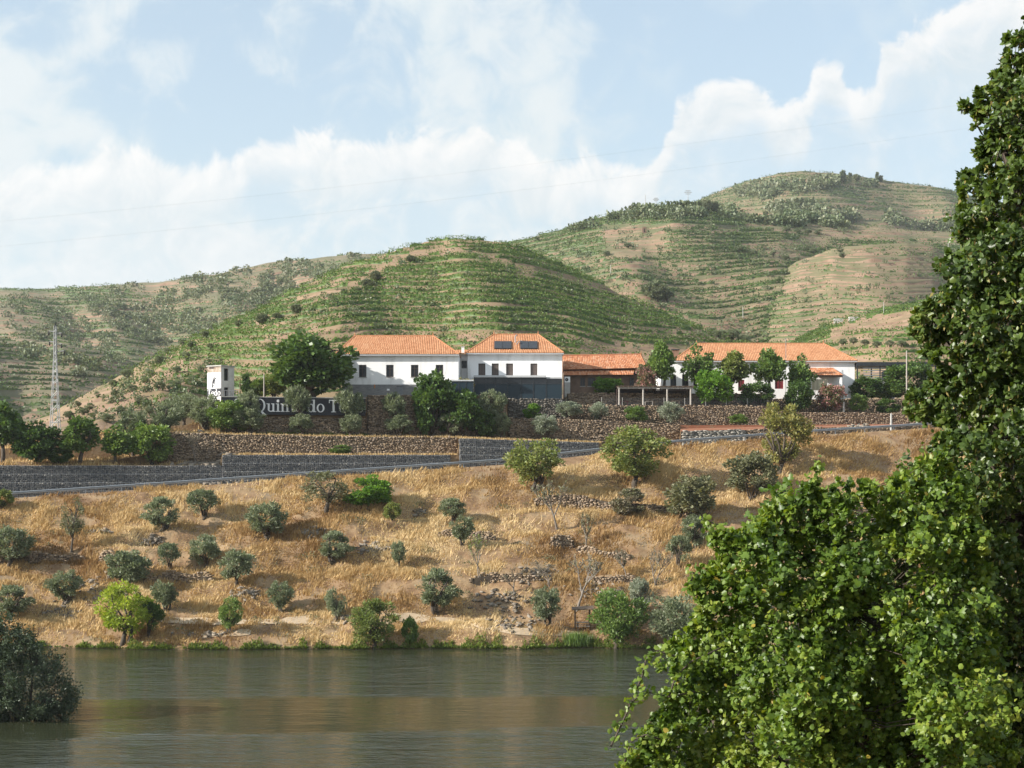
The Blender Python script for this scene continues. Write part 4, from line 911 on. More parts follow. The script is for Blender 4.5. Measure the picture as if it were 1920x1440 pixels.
# ------------------------------------------------------------------ lettering
def ringp(cx, cy, rx, ry, tx, ty, a0=0, a1=2 * math.pi, n=20):
    return [[(cx + rx * math.cos(a), cy + ry * math.sin(a)), (cx + rx * math.cos(b), cy + ry * math.sin(b)), (cx + (rx - tx) * math.cos(b), cy + (ry - ty) * math.sin(b)), (cx + (rx - tx) * math.cos(a), cy + (ry - ty) * math.sin(a))]
            for a, b in [(a0 + (a1 - a0) * i / n, a0 + (a1 - a0) * (i + 1) / n) for i in range(n)]]
def rc(x0, y0, x1, y1): return [[(x0, y0), (x1, y0), (x1, y1), (x0, y1)]]
PI = math.pi
GLY = {'Q': (1.0, ringp(.45, .5, .45, .52, .17, .06) + [[(.40, .06), (.58, .10), (.98, -.26), (.70, -.26)]]),
       'u': (.8, rc(.1, .16, .26, .66) + rc(0, .60, .1, .66) + ringp(.36, .2, .26, .21, .11, .08, PI, 2 * PI) + rc(.5, 0, .66, .66) + rc(.4, .60, .5, .66) + rc(.66, 0, .76, .06)),
       'i': (.4, rc(.1, .06, .26, .66) + rc(0, .60, .1, .66) + rc(0, 0, .36, .06) + ringp(.18, .86, .115, .115, .112, .112)),
       'n': (.82, rc(.1, .06, .26, .66) + rc(0, .60, .1, .66) + rc(0, 0, .36, .06) + ringp(.40, .42, .27, .25, .13, .08, 0, PI) + rc(.51, .06, .67, .42) + rc(.42, 0, .77, .06)),
       't': (.5, rc(.15, .15, .31, .9) + rc(0, .60, .15, .67) + rc(.31, .60, .47, .67) + ringp(.33, .17, .18, .18, .1, .07, PI, 1.9 * PI)),
       'a': (.68, ringp(.25, .2, .24, .21, .12, .06) + rc(.42, 0, .58, .5) + ringp(.33, .46, .25, .21, .1, .07, 0, PI)),
       'd': (.78, ringp(.28, .33, .28, .345, .14, .06) + rc(.46, 0, .62, 1.0) + rc(.34, .94, .46, 1.0) + rc(.62, 0, .74, .06)),
       'o': (.72, ringp(.34, .33, .34, .35, .15, .06)),
       'T': (.88, rc(.32, .06, .50, .93) + rc(0, .93, .82, 1.0) + rc(0, .74, .06, .93) + rc(.76, .74, .82, .93) + rc(.2, 0, .62, .06)),
       'e': (.68, ringp(.32, .33, .32, .35, .14, .06, .05, 1.8 * PI) + rc(.16, .33, .60, .39)), ' ': (.35, [])}
def letters(par, text, x, y, z, hx, hz, m, depth=.05):
    """white raised letters, one object each, in the parent's local frame; front towards -y"""
    for ch in text:
        adv, polys = GLY[ch]
        if polys:
            b = MB()
            for i, p in enumerate(polys):
                yf = y - depth - .0015 * (i % 7); k = len(p); vs_ = [(x + a * hx, yf, z + c * hz) for a, c in p] + [(x + a * hx, y, z + c * hz) for a, c in p]
                b.add(vs_, [tuple(range(k))] + [(j, j + k, (j + 1) % k + k, (j + 1) % k) for j in range(k)])
            b.part('letter', m, par, org=(0, 0, 0))
        x += adv * hx
    return x
def sign():
    ws = walls(np.array([415., 685.5])); ya, yb = float(ws[6][0]) - .3, float(ws[6][1]) - .3; xa, xb = X(415, ya), X(685.5, yb)
    L = math.hypot(xb - xa, yb - ya); rz = math.atan2(yb - ya, xb - xa); zb = Zp(776.5, (ya + yb) / 2); zt = Zp(746, (ya + yb) / 2)
    s = thing('name_sign', 'long black wall sign with big white serif letters partly hidden by olive trees', 'sign', (xa, ya, zb), rz)
    MB().box(0, L, 0, .5, -.1, zt - zb).part('panel', M['signblack'], s, org=(0, 0, 0))
    MB().box(-.05, L + .05, -.06, .6, zt - zb + .003, zt - zb + .11).part('coping', M['concrete'], s, org=(0, 0, 0))
    fr = lambda px: L * (px - 415) / 270.5
    cap = 23.3 / F * (ya + yb) / 2; zl = 4.2 / F * (ya + yb) / 2
    letters(s, 'Quinta do Tedo', fr(477), 0, zl, fr(415 + 205) / 9.46, cap, M['signwhite'])
    bird(s, fr(436), -.0, zl, 1.5, M['signwhite'], M['signblack'])
BIRD = [(.02, .0), (.30, .02), (.45, .12), (.56, .34), (.60, .62), (.70, .80), (.66, .90), (.98, 1.0), (.66, .985), (.50, 1.06), (.30, 1.0), (.16, .84), (.10, .62), (.04, .46)]
def bird(par, x, y, z, s, m, m2=None):
    e = MB(); n = len(BIRD); pts = [(x + a * s * .62, z + c * s) for a, c in BIRD]; cx = sum(p[0] for p in pts) / n; cz = sum(p[1] for p in pts) / n
    for i in range(n):
        a, b_ = pts[i], pts[(i + 1) % n]; e.add([(a[0], y - .04, a[1]), (b_[0], y - .04, b_[1]), (cx, y - .04, cz)], [(0, 1, 2)]); e.add([(a[0], y - .04, a[1]), (b_[0], y - .04, b_[1]), (b_[0], y, b_[1]), (a[0], y, a[1])], [(0, 3, 2, 1)])
    e.part('emblem', m, par, org=(0, 0, 0))
    if m2:
        w = MB()
        for k, pl in enumerate([ringp(x + .16 * s, z + .22 * s, .19 * s, .19 * s, .075 * s, .075 * s, -1.3, 1.7, 8), [[(x + .22 * s, z + .84 * s), (x + .36 * s, z + .86 * s), (x + .36 * s, z + .93 * s), (x + .24 * s, z + .90 * s)]]]):
            for p in pl: w.add([(a, y - .044 - .001 * k, c) for a, c in p], [(0, 1, 2, 3)])
        w.part('emblem_mark', m2, par, org=(0, 0, 0))
sign()
def tower():
    Y = 206.5; th = math.radians(-33); s_ = 2.42; zb = gz(400, Y) - .2; H = Zp(683.5, Y) - zb
    t = thing('sign_tower', 'small square white tower with bird emblem and black name band', 'tower', (X(414.5, Y), Y, zb), th)
    # local frame: the near corner is the origin, the lettered face runs along -x, the side face along +y
    t.rotation_euler = (0, 0, math.radians(-34))
    w = s_; ops = [(.55, 1.35, H - 2.05, H - .45), (.55, 1.35, H - 4.4, H - 2.9)]
    b = MB(); b.add([(-w, 0, 0), (0, 0, 0), (0, 0, H - .2), (-w, 0, H - .2)], [(0, 1, 2, 3)]); b.add([(-w, 0, 0), (-w, w, 0), (-w, w, H - .2), (-w, 0, H - .2)], [(0, 3, 2, 1)]); b.add([(-w, w, 0), (0, w, 0), (0, w, H - .2), (-w, w, H - .2)], [(0, 3, 2, 1)])
    f = facade(0, w, 0, H - .2, 0, ops, .2); b.add([(-y_, x_, z_) for x_, y_, z_ in f.v], f.f)
    b.part('wall', M['offwhite'], t, org=(0, 0, 0))
    for xa, xb, za, zb_ in ops:
        wd = MB().box(-.19, -.13, xa + .005, xb - .005, za + .005, zb_ - .005).part('window', M['frame'], t, org=(0, 0, 0)); MB().box(-.129, -.11, xa + .08, xb - .08, za + .08, zb_ - .08).part('pane', M['glass'], wd, org=(0, 0, 0))
    MB().box(-w - .12, .12, -.12, w + .12, H - .2 + .002, H - .06).part('roof_slab', M['concrete'], t, org=(0, 0, 0))
    b = MB()
    for k, (a, c, d, e) in enumerate([(.1, .5, .55, .9), (.4, 1.2, .35, .62), (.2, 1.0, .75, .98), (1.0, 1.5, .55, .95), (.6, .9, .1, .4), (1.4, 1.9, .8, 1.0), (.15, .35, .2, .6)]):
        b.add([(-w + a, -.012 - .002 * k, H - 1.02 + d), (-w + c, -.012 - .002 * k, H - .98 + d), (-w + c - .1, -.012 - .002 * k, H - 1.25 + e), (-w + a + .12, -.012 - .002 * k, H - 1.28 + e)], [(0, 1, 2, 3)])
    MB().box(-w + .002, -.002, -.009, -.003, H - .99, H - .205).part('peeling_band', M['peel'], t, org=(0, 0, 0))
    b.part('bare_brick', M['brownwall'], t, org=(0, 0, 0))
    MB().box(-w + .35, -w + 1.15, -.03, -.02, H - .5, H - .24).part('broken_opening', M['frame'], t, org=(0, 0, 0))
    MB().box(-w - .01, .01, -.04, -.004, H - 3.05, H - 1.0).part('emblem_panel', M['signwhite'], t, org=(0, 0, 0))
    bird(t, -w + .85, -.04, H - 2.95, 1.3, M['signblack'], M['signwhite'])
    MB().box(-w - .01, .01, -.045, -.004, H - 4.12, H - 3.055).part('name_panel', M['signblack'], t, org=(0, 0, 0))
    letters(t, 'Tedo', -w + .08, -.045, H - 3.98, .76, .82, M['signwhite'], .03)
    MB().box(-.42, -.02, -.05, -.004, H - 5.3, H - 4.123).part('pilaster', M['white'], t, org=(0, 0, 0))
    # railing beside the tower
    Yr = 206.0; r = thing('railing', 'thin grey railing between the tower and the name sign', 'railing', (X(432, Yr), Yr, gz(432, Yr)))
    for p in np.linspace(417, 447, 8): MB().tube([(X(p, Yr), Yr, gz(432, Yr)), (X(p, Yr), Yr, gz(432, Yr) + 1.1)], .03, 5).part('baluster', M['galv'], r)
    MB().tube([(X(417, Yr), Yr, gz(432, Yr) + 1.1), (X(447, Yr), Yr, gz(432, Yr) + 1.1)], .035, 5).part('handrail', M['galv'], r)
tower()

# ------------------------------------------------------------------ trees: shared shapes, one object per tree
def skeleton(kind, seed):
    """trunk tubes (MB) and leaf cluster centres in a unit frame: crown width 1, height 1"""
    r = random.Random(seed); b = MB(); cl = []
    S = dict(olive=(.14, .56, .38, .37, 74, .078), stand=(.42, .73, .37, .25, 60, .078), almond=(.16, .57, .40, .37, 84, .08), broad=(.12, .55, .40, .42, 84, .11), cone=(.34, .66, .36, .31, 50, .105), shrub=(.06, .52, .40, .41, 62, .10),
             column=(.06, .54, .32, .44, 44, .13), tall=(.10, .55, .38, .44, 46, .12), sparse=(.26, .62, .36, .34, 54, .085), lean=(.14, .57, .39, .37, 84, .08))[kind]
    fork, cz, rx, rz, n, cr = S
    lean = r.uniform(-.05, .05), r.uniform(-.05, .05)
    k = 0
    while k < n:
        a = r.uniform(0, 2 * PI); u = r.uniform(-1, 1); q = math.sqrt(1 - u * u); rad = r.uniform(.35, 1) ** .5
        if kind == 'cone': sc_ = 1.15 - .75 * (u * .5 + .5)
        elif kind in ('olive', 'broad', 'stand'): sc_ = 1 - .18 * max(0, -u)
        elif kind == 'shrub': sc_ = 1 if u < 0 else 1 - .15 * u
        else: sc_ = 1
        p = Vector((rx * rad * q * math.cos(a) * sc_, rx * rad * q * math.sin(a) * sc_, cz + rz * rad * u)) + Vector((r.uniform(-.05, .05), r.uniform(-.05, .05), r.uniform(-.04, .04)))
        if p.z < .04: continue
        # irregular outline
        if vn(p.x * 3.5 + seed, p.z * 3.5 + p.y * 2, seed) < -.38: continue
        cl.append((p, cr * r.uniform(.7, 1.3))); k += 1
    f = Vector((lean[0], lean[1], fork)); base_r = .035 if kind != 'shrub' else .02
    nst = {'olive': 3, 'shrub': 5, 'almond': 2, 'sparse': 1}.get(kind, 1)
    forks = []
    for i in range(nst):
        o = Vector((r.uniform(-.05, .05), r.uniform(-.05, .05), -.04)) * (1 if nst > 1 else .3); fi = f + Vector((r.uniform(-.1, .1), r.uniform(-.1, .1), r.uniform(-.03, .05))) * (1 if nst > 1 else 0)
        mid = o.lerp(fi, .5) + Vector((r.uniform(-.02, .02), r.uniform(-.02, .02), 0)); b.tube([Vector((o.x, o.y, -.05)), mid, fi], [base_r * 1.3, base_r, base_r * .8], 7); forks.append(fi)
    nl = 7; limbs = []
    for i in range(nl):
        a = 2 * PI * i / nl + r.uniform(-.4, .4); st = forks[i % len(forks)]; e = Vector((rx * .6 * math.cos(a), rx * .6 * math.sin(a), cz + rz * r.uniform(-.35, .55))); m_ = st.lerp(e, .5) + Vector((r.uniform(-.04, .04), r.uniform(-.04, .04), .04))
        b.tube([st, m_, e], [base_r * .7, base_r * .45, base_r * .22], 5); limbs += [m_, e, m_.lerp(e, .5)]
    for p, c in cl:
        q = min(limbs, key=lambda l: (l - p).length); b.tube([q, q.lerp(p, .6) + Vector((0, 0, .02)), p], [base_r * .28, base_r * .16, base_r * .07], 3, cap=False)
    return b, cl
def crown(cl, per, L, ratio, up=.2, outw=.7, shell=.45):
    P, D, R_ = [], [], []
    cen = np.mean([np.array(p) for p, _ in cl], axis=0)
    for p, c in cl:
        n = max(6, int(per * (c / .12) ** 2)); d = unit(rng.normal(size=(n, 3))); rad = c * (shell + (1 - shell) * rng.random(n)) ** 1.0; q = np.array(p) + d * rad[:, None] * np.array([1, 1, .82])
        od = unit(np.array(p) - cen + 1e-3); dd = unit(d * outw + rng.normal(size=(n, 3)) * .6 + od * .35 + np.array([0, 0, up])); P.append(q); D.append(dd); R_.append(np.clip(rng.normal(.5, .2, n) + rng.normal(0, .13), 0, 1))
    P, D, R_ = map(np.concatenate, (P, D, R_)); l = L * (.65 + .7 * rng.random(len(P))); V, Fq = cards(P, D, rside(D), l, l * ratio); return V, Fq, R_
SPEC = dict(olive=(130, .070, .17, .45), stand=(130, .070, .17, .45), almond=(150, .045, .26, .2), broad=(85, .060, .42, 0), cone=(85, .058, .42, 0), shrub=(110, .062, .32, .3), column=(95, .065, .42, .1), tall=(120, .055, .20, .5), sparse=(80, .042, .26, .2), lean=(150, .045, .26, .2))
LIB = {}
def lib(kind, v):
    if (kind, v) not in LIB:
        b, cl = skeleton(kind, hash_(kind) + v * 7); per, L, ra, up = SPEC[kind]; V, Fq, R_ = crown(cl, per, L, ra, up)
        # the unit frame is filled exactly: crown width 1, top at 1
        w = max(np.percentile(np.abs(V[:, 0]), 99.3), np.percentile(np.abs(V[:, 1]), 99.3)) * 2; t = np.percentile(V[:, 2], 99.6)
        V = V / np.array([w, w, t]); b.v = [(x_ / w, y_ / w, z_ / t) for x_, y_, z_ in b.v]
        LIB[kind, v] = (b.mesh('trunk', M['bark'], True), npmesh('crown', V, Fq, M['olive'], rnd=R_))
    return LIB[kind, v]
def hash_(k): return sum(ord(c) * (i + 3) for i, c in enumerate(k)) % 1000
NVAR = dict(olive=9, stand=3, almond=4, broad=4, cone=4, shrub=5, column=2, tall=3, sparse=2, lean=2)
def plant(name, label, cat, kind, loc, w, h, m, group=None, bark='bark', rz=None, crown_name='crown'):
    v = RN.randrange(NVAR[kind]); tm, cm = lib(kind, v); o = thing(name, label, cat, loc, RN.uniform(0, 6.28) if rz is None else rz, group); o.scale = (w, w, h)
    for nm, me, mm in (('trunk', tm, M[bark]), (crown_name, cm, M[m])):
        c = link(nm, me, o); c.material_slots[0].link = 'OBJECT'; c.material_slots[0].material = mm
    return o
def at_bank(px, base):
    Y, Z = hit(px, base); return X(px, Y), Y, Z - .05
def on_terr(px, Y):
    return X(px, Y), Y, gz(px, Y) - .05
def grow(name, label, cat, kind, px, top, base, wpx, m, Y=None, **k):
    if Y is None: loc = at_bank(px, base)
    else:
        if Y < 20: w = walls(np.array([float(px)])); Y = {1: float(w[2][0]) + 2.0, 2: float(w[4][0]) + 2.4, 3: float(w[6][0]) + 2.2, 4: float(w[8][0]) + 2.4, 5: float(w[10][0]) + 2.5, 6: float(w[10][0]) + 1.3, 2.5: float(w[6][0]) - .9}[Y]
        loc = on_terr(px, Y)
    h = Zp(top, loc[1]) - loc[2]; return plant(name, label, cat, kind, loc, wpx / F * loc[1], h, m, **k)
O, T_ = 'olive_tree', 'olive tree'
BANK = [  # name, label, category, shape, x, top, base, width, leaf
 (O, 'round blue-green olive with a dark shadow, upper left of the bank', T_, 'olive', 303, 932, 994, 72, 'olive'),
 (O, 'spreading olive just below the guardrail, second from left on the upper bank', T_, 'olive', 380, 918, 972, 64, 'olive'),
 (O, 'large dense round olive in the middle of the orange grass', T_, 'olive', 500, 942, 1014, 78, 'olive'),
 (O, 'olive over the ruined wall at the left edge of the bank', T_, 'olive', 20, 988, 1062, 86, 'olive'),
 (O, 'wide blue-grey olive bush in front of the dark dry stone wall', T_, 'shrub', 240, 1033, 1098, 82, 'olive'),
 (O, 'small olive with a forked stem left of two taller olives', T_, 'olive', 316, 1018, 1068, 46, 'olive'),
 (O, 'upright olive between the forked olive and the wide crowned one', T_, 'olive', 384, 1003, 1066, 56, 'olive'),
 (O, 'wide crowned olive on a thick stem in the left middle of the bank', T_, 'olive', 444, 1032, 1098, 70, 'olive'),
 (O, 'vase shaped olive standing alone on bare ground at lower left', T_, 'olive', 122, 1070, 1134, 66, 'olive'),
 (O, 'grey-green olive low at the left edge above the river bush', T_, 'olive', 22, 1098, 1158, 80, 'olive'),
 (O, 'pale olive behind the yellow-green tree', T_, 'olive', 312, 1090, 1144, 58, 'olive'),
 (O, 'slim dark olive touching the right side of the yellow-green tree', T_, 'olive', 281, 1128, 1194, 52, 'dark'),
 ('young_poplar', 'bright yellow-green tree near the water at lower left', 'tree', 'almond', 236, 1093, 1204, 104, 'lime'),
 ('sapling', 'small fresh green sapling by the river path', 'tree', 'almond', 431, 1120, 1188, 46, 'green'),
 (O, 'small loose olive on the lower bank right of the green sapling', T_, 'olive', 527, 1090, 1148, 52, 'olive'),
 (O, 'little olive left of the tall riverside willow', T_, 'olive', 631, 1105, 1164, 40, 'olive'),
 (O, 'broad olive in the centre of the bank above the low path', T_, 'olive', 627, 996, 1054, 68, 'olive'),
 (O, 'tiny olive standing alone at the centre of the bank', T_, 'olive', 747, 1015, 1064, 32, 'olive'),
 (O, 'large leaning olive on the lower bank with a long shadow', T_, 'olive', 820, 1067, 1148, 84, 'olive'),
 (O, 'dark olive, the upper of two small stacked olives', T_, 'olive', 848, 934, 978, 52, 'olive'),
 (O, 'olive in front of the dry stone wall, the lower of two stacked olives', T_, 'olive', 866, 968, 1022, 50, 'olive'),
 ('bush', 'small yellowish bush right of the big bramble', 'bush', 'shrub', 736, 942, 976, 34, 'almond'),
 ('almond_tree', 'thin dull green tree against the guardrail left of the bramble', 'tree', 'sparse', 612, 884, 962, 92, 'dull'),
 ('bramble', 'dense bright green bramble thicket below the guardrail', 'bush', 'shrub', 688, 892, 952, 104, 'bright'),
 ('willow_shrub', 'tall bushy willow at the water edge in the centre', 'bush', 'tall', 700, 1124, 1214, 88, 'almond'),
 ('willow_shrub', 'narrow green shrub right of the tall riverside willow', 'bush', 'shrub', 768, 1158, 1208, 32, 'green'),
 ('almond_tree', 'round crowned green almond tree in front of the gabion end', 'tree', 'almond', 1002, 824, 922, 104, 'almond'),
 ('almond_tree', 'biggest spreading almond tree covering the guardrail', 'tree', 'lean', 1190, 802, 912, 132, 'almond'),
 ('almond_tree', 'tall yellowing tree in front of the red soil bed', 'tree', 'lean', 1462, 757, 889, 118, 'yellowing'),
 ('shrub', 'dull green shrub below the tall yellowing tree', 'bush', 'shrub', 1410, 850, 934, 92, 'dull'),
 ('shrub', 'grey-brown thorn shrub against the long dry stone wall', 'bush', 'shrub', 1178, 916, 968, 66, 'twiggy'),
 ('shrub', 'wide brownish shrub at the right end of the long dry stone wall', 'bush', 'shrub', 1298, 893, 974, 104, 'dull'),
 (O, 'olive half hidden by the foreground vine, upper of a pair', T_, 'olive', 1306, 966, 1028, 54, 'olive'),
 (O, 'olive beside the foreground vine, lower of a pair', T_, 'olive', 1274, 1004, 1064, 48, 'olive'),
 (O, 'rounded olive left of the wooden shelter', T_, 'olive', 1023, 1102, 1178, 58, 'olive'),
 ('willow_shrub', 'largest riverside willow bush beside the wooden shelter', 'bush', 'tall', 1152, 1108, 1214, 112, 'green'),
 (O, 'pale olive rising behind the largest riverside willow', T_, 'olive', 1203, 1084, 1156, 44, 'olive_pale'),
 ('willow_shrub', 'soft green willow between the riverside willow and the foreground vine', 'bush', 'tall', 1262, 1118, 1213, 100, 'olive'),
 ('sapling', 'thin sparse sapling on the upper bank at left', 'tree', 'sparse', 134, 934, 1036, 44, 'dull'),
 ('bush', 'yellow-green bush at the left end of the guardrail', 'bush', 'shrub', 4, 918, 952, 44, 'almond'),
]
for a in BANK: grow(*a)
TERR = [
 (O, 'leftmost grey olive on the terrace above the roadside trees', T_, 'olive', 248, 768, 808, 66, 'olive', 2),
 (O, 'olive on the terrace wall end, second from left', T_, 'olive', 308, 752, 808, 76, 'olive', 2),
 (O, 'olive left of the tower rising behind others', T_, 'olive', 346, 738, 790, 66, 'olive', 4),
 (O, 'olive directly in front of the tower base', T_, 'olive', 388, 742, 802, 58, 'olive', 3),
 ('bush', 'dark green fig bush below the tower', 'bush', 'shrub', 430, 752, 808, 78, 'green', 2.5),
 (O, 'low olive below the left end of the black sign', T_, 'olive', 468, 764, 810, 58, 'olive', 2),
 (O, 'olive hiding the first letter of the black sign', T_, 'stand', 466, 733, 772, 48, 'olive', 2.5),
 (O, 'round olive hiding the middle of the black sign', T_, 'stand', 560, 724, 776, 54, 'olive', 2.5),
 (O, 'round olive hiding the right end of the black sign', T_, 'stand', 657, 727, 778, 54, 'olive', 2.5),
 (O, 'small olive under the middle of the black sign', T_, 'olive', 565, 776, 815, 44, 'olive', 2),
 (O, 'small olive under the right end of the black sign', T_, 'olive', 658, 776, 815, 46, 'olive', 2),
 (O, 'olive halfway up the wall below the grey basement door', T_, 'stand', 741, 737, 780, 48, 'olive', 2.5),
 (O, 'low round olive at the wall foot below the grey basement door', T_, 'olive', 749, 778, 818, 52, 'olive', 2),
 ('fig_tree', 'tall dark fig tree between the two white houses', 'tree', 'column', 814, 701, 818, 74, 'dark', 2.5),
 ('fig_tree', 'wide dark fig tree below the glazed annex', 'tree', 'shrub', 868, 733, 818, 88, 'dark', 2.5),
 (O, 'dim olive at the foot of the wide fig tree', T_, 'olive', 844, 776, 820, 46, 'olive', 2),
 ('fig_tree', 'low dark fig bush left of the veranda footing', 'bush', 'shrub', 908, 768, 818, 64, 'dark', 2.5),
 (O, 'olive in front of the left part of the veranda', T_, 'stand', 921, 732, 774, 54, 'olive', 2.5),
 (O, 'small olive at the wall foot right of the fig trees', T_, 'olive', 939, 775, 818, 38, 'olive', 2),
 ('bush', 'yellowish bush in front of the glazed annex', 'bush', 'shrub', 873, 710, 748, 34, 'yellowing', 3),
 ('bush', 'small bright green ball of a bush below the veranda', 'bush', 'shrub', 998, 757, 784, 36, 'bright', 3),
 (O, 'silver olive at the wall foot below the bright round bush', T_, 'olive', 1021, 778, 818, 50, 'olive_pale', 2),
 (O, 'wide silver olive below the air conditioner', T_, 'olive', 1066, 753, 788, 54, 'olive_pale', 3),
 (O, 'narrow silver olive left of the dark orange tree', T_, 'olive', 1123, 754, 792, 38, 'olive_pale', 3),
 ('orange_tree', 'dark round orange tree below the pergola', 'tree', 'shrub', 1193, 762, 794, 46, 'green', 3),
 (O, 'bright silver olive below the pergola, right of the orange tree', T_, 'olive', 1257, 754, 800, 50, 'olive_pale', 3),
 ('orange_tree', 'small green orange tree on the red soil bed', 'tree', 'shrub', 1385, 777, 803, 38, 'green', 3),
 ('walnut_tree', 'big dark round tree shading the left white house', 'tree', 'broad', 586, 629, 762, 152, 'dark', 206.5),
 ('bush', 'bright green bush below the low brown house', 'bush', 'shrub', 1138, 709, 745, 58, 'bright', 5),
 ('oleander', 'pink flowering oleander beside the low brown house', 'bush', 'shrub', 1212, 684, 738, 44, 'oleander', 6),
 ('plane_tree', 'dense tree at the left end of the long house', 'tree', 'cone', 1243, 644, 738, 60, 'green', 6),
 ('plane_tree', 'open tree in front of the long roof, second from left', 'tree', 'cone', 1309, 649, 738, 62, 'green', 6),
 ('plane_tree', 'yellowing tree in front of the long roof, third from left', 'tree', 'cone', 1372, 660, 738, 66, 'almond', 6),
 ('plane_tree', 'dark pruned tree left of the antenna mast', 'tree', 'cone', 1442, 656, 738, 66, 'green', 6),
 ('plane_tree', 'small round tree left of the tiled porch', 'tree', 'cone', 1502, 667, 738, 52, 'green', 6),
 ('bush', 'large fresh green shrub beside the pergola end', 'bush', 'shrub', 1338, 694, 762, 80, 'bright', 4),
 ('bush', 'dark clipped bush below the wine red door', 'bush', 'shrub', 1418, 717, 764, 62, 'dark', 4),
 ('bush', 'dark round bush on a stem below the tiled porch', 'bush', 'broad', 1497, 714, 774, 52, 'dark', 4),
 ('oleander', 'pink flowering oleander below the beige blind', 'bush', 'shrub', 1557, 721, 774, 56, 'oleander', 4),
 ('bush', 'small green bush right of the lower oleander', 'bush', 'shrub', 1610, 740, 774, 34, 'green', 4),
 ('bush', 'dark round bush on the right terrace below the carport', 'bush', 'shrub', 1663, 748, 776, 44, 'dark', 4),
 ('hedge', 'rounded hedge in front of the carport slats', 'hedge', 'shrub', 1625, 708, 752, 66, 'dark', 5),
 ('hedge', 'dark ivy mass hanging over the right of the carport', 'hedge', 'shrub', 1704, 681, 752, 100, 'dark', 6),
 ('hedge', 'lower green hedge in front of the grey pole', 'hedge', 'shrub', 1668, 716, 754, 70, 'green', 5),
 ('bush', 'leafy bush at the right end of the terrace behind the foreground tree', 'bush', 'shrub', 1752, 732, 778, 74, 'green', 4),
 ('roadside_tree', 'tall dark tree at the left edge above the gabion wall', 'tree', 'cone', 4, 756, 873, 84, 'dark', 1),
 ('roadside_tree', 'dense dark tree left of the pylon foot', 'tree', 'broad', 68, 793, 873, 92, 'dark', 1),
 ('roadside_tree', 'green tree right of the pylon foot', 'tree', 'cone', 150, 783, 873, 84, 'green', 1),
 ('roadside_tree', 'slim green tree on the gabion top, third from the pylon', 'tree', 'cone', 220, 797, 873, 66, 'green', 1),
 ('roadside_tree', 'bushy green tree at the end of the roadside row', 'tree', 'shrub', 285, 795, 873, 86, 'green', 1),
 ('roadside_tree', 'small bush between two roadside trees above the gabion', 'bush', 'shrub', 110, 838, 873, 50, 'dark', 1),
 ('bush', 'green bush on the narrow ledge above the middle gabion', 'bush', 'shrub', 640, 834, 853, 40, 'green', 1),
 ('cypress', 'young pointed evergreen beside the vine trellis', 'tree', 'column', 462, 700, 750, 18, 'dark', 207),
 ('vine_arbour', 'leafy vine arbour left of the big dark tree', 'bush', 'shrub', 512, 702, 748, 60, 'almond', 208),
 ('vine_arbour', 'second vine arbour between the tower and the big dark tree', 'bush', 'shrub', 484, 712, 748, 44, 'green', 207.5),
]
for a in TERR: grow(*a[:-1], Y=a[-1])

# leafless trees
def bare_mesh(seed, spread=.5, depth=5):
    r = random.Random(seed); b = MB()
    def go(p, d, L, rad, k):
        pts = [p]; q = p; dd = d.copy()
        for i in range(3):
            dd = (dd + Vector((r.uniform(-.25, .25), r.uniform(-.25, .25), r.uniform(-.08, .16)))).normalized(); q = q + dd * L / 3; pts.append(q)
        b.tube(pts, [rad, rad * .85, rad * .7, rad * .55], 6 if k < 2 else 3, cap=False)
        if k >= depth: return
        for i in range(r.choice((2, 3, 3))):
            nd = (dd + Vector((r.uniform(-1, 1), r.uniform(-1, 1), r.uniform(-.25, .6))) * spread * 1.4).normalized(); go(pts[r.choice((2, 3, 3))], nd, L * r.uniform(.62, .85), max(rad * .62, .0035), k + 1)
    for i in range(r.choice((1, 2, 3))): go(Vector((r.uniform(-.04, .04), r.uniform(-.04, .04), -.03)), Vector((r.uniform(-.35, .35), r.uniform(-.35, .35), 1)).normalized(), .30, .026, 0)
    v = np.array(b.v); w = np.percentile(np.abs(v[:, :2]), 99) * 2; t = np.percentile(v[:, 2], 99.5); b.v = [(x_ / w, y_ / w, z_ / t) for x_, y_, z_ in b.v]
    tips = v[rng.integers(0, len(v), 500)]; tips = tips[tips[:, 2] > .35 * t] / np.array([w, w, t]); n = len(tips); D = rdir(n, .1); l = .04 * (.6 + .8 * rng.random(n)); V, Fq = cards(tips, D, rside(D), l, l * .3)
    return b.mesh('branches', M['barkpale'], True), npmesh('foliage', V, Fq, M['twiggy'], rnd=rng.random(n))
BARE = [bare_mesh(3 + i * 5, .45 + .06 * i) for i in range(4)]
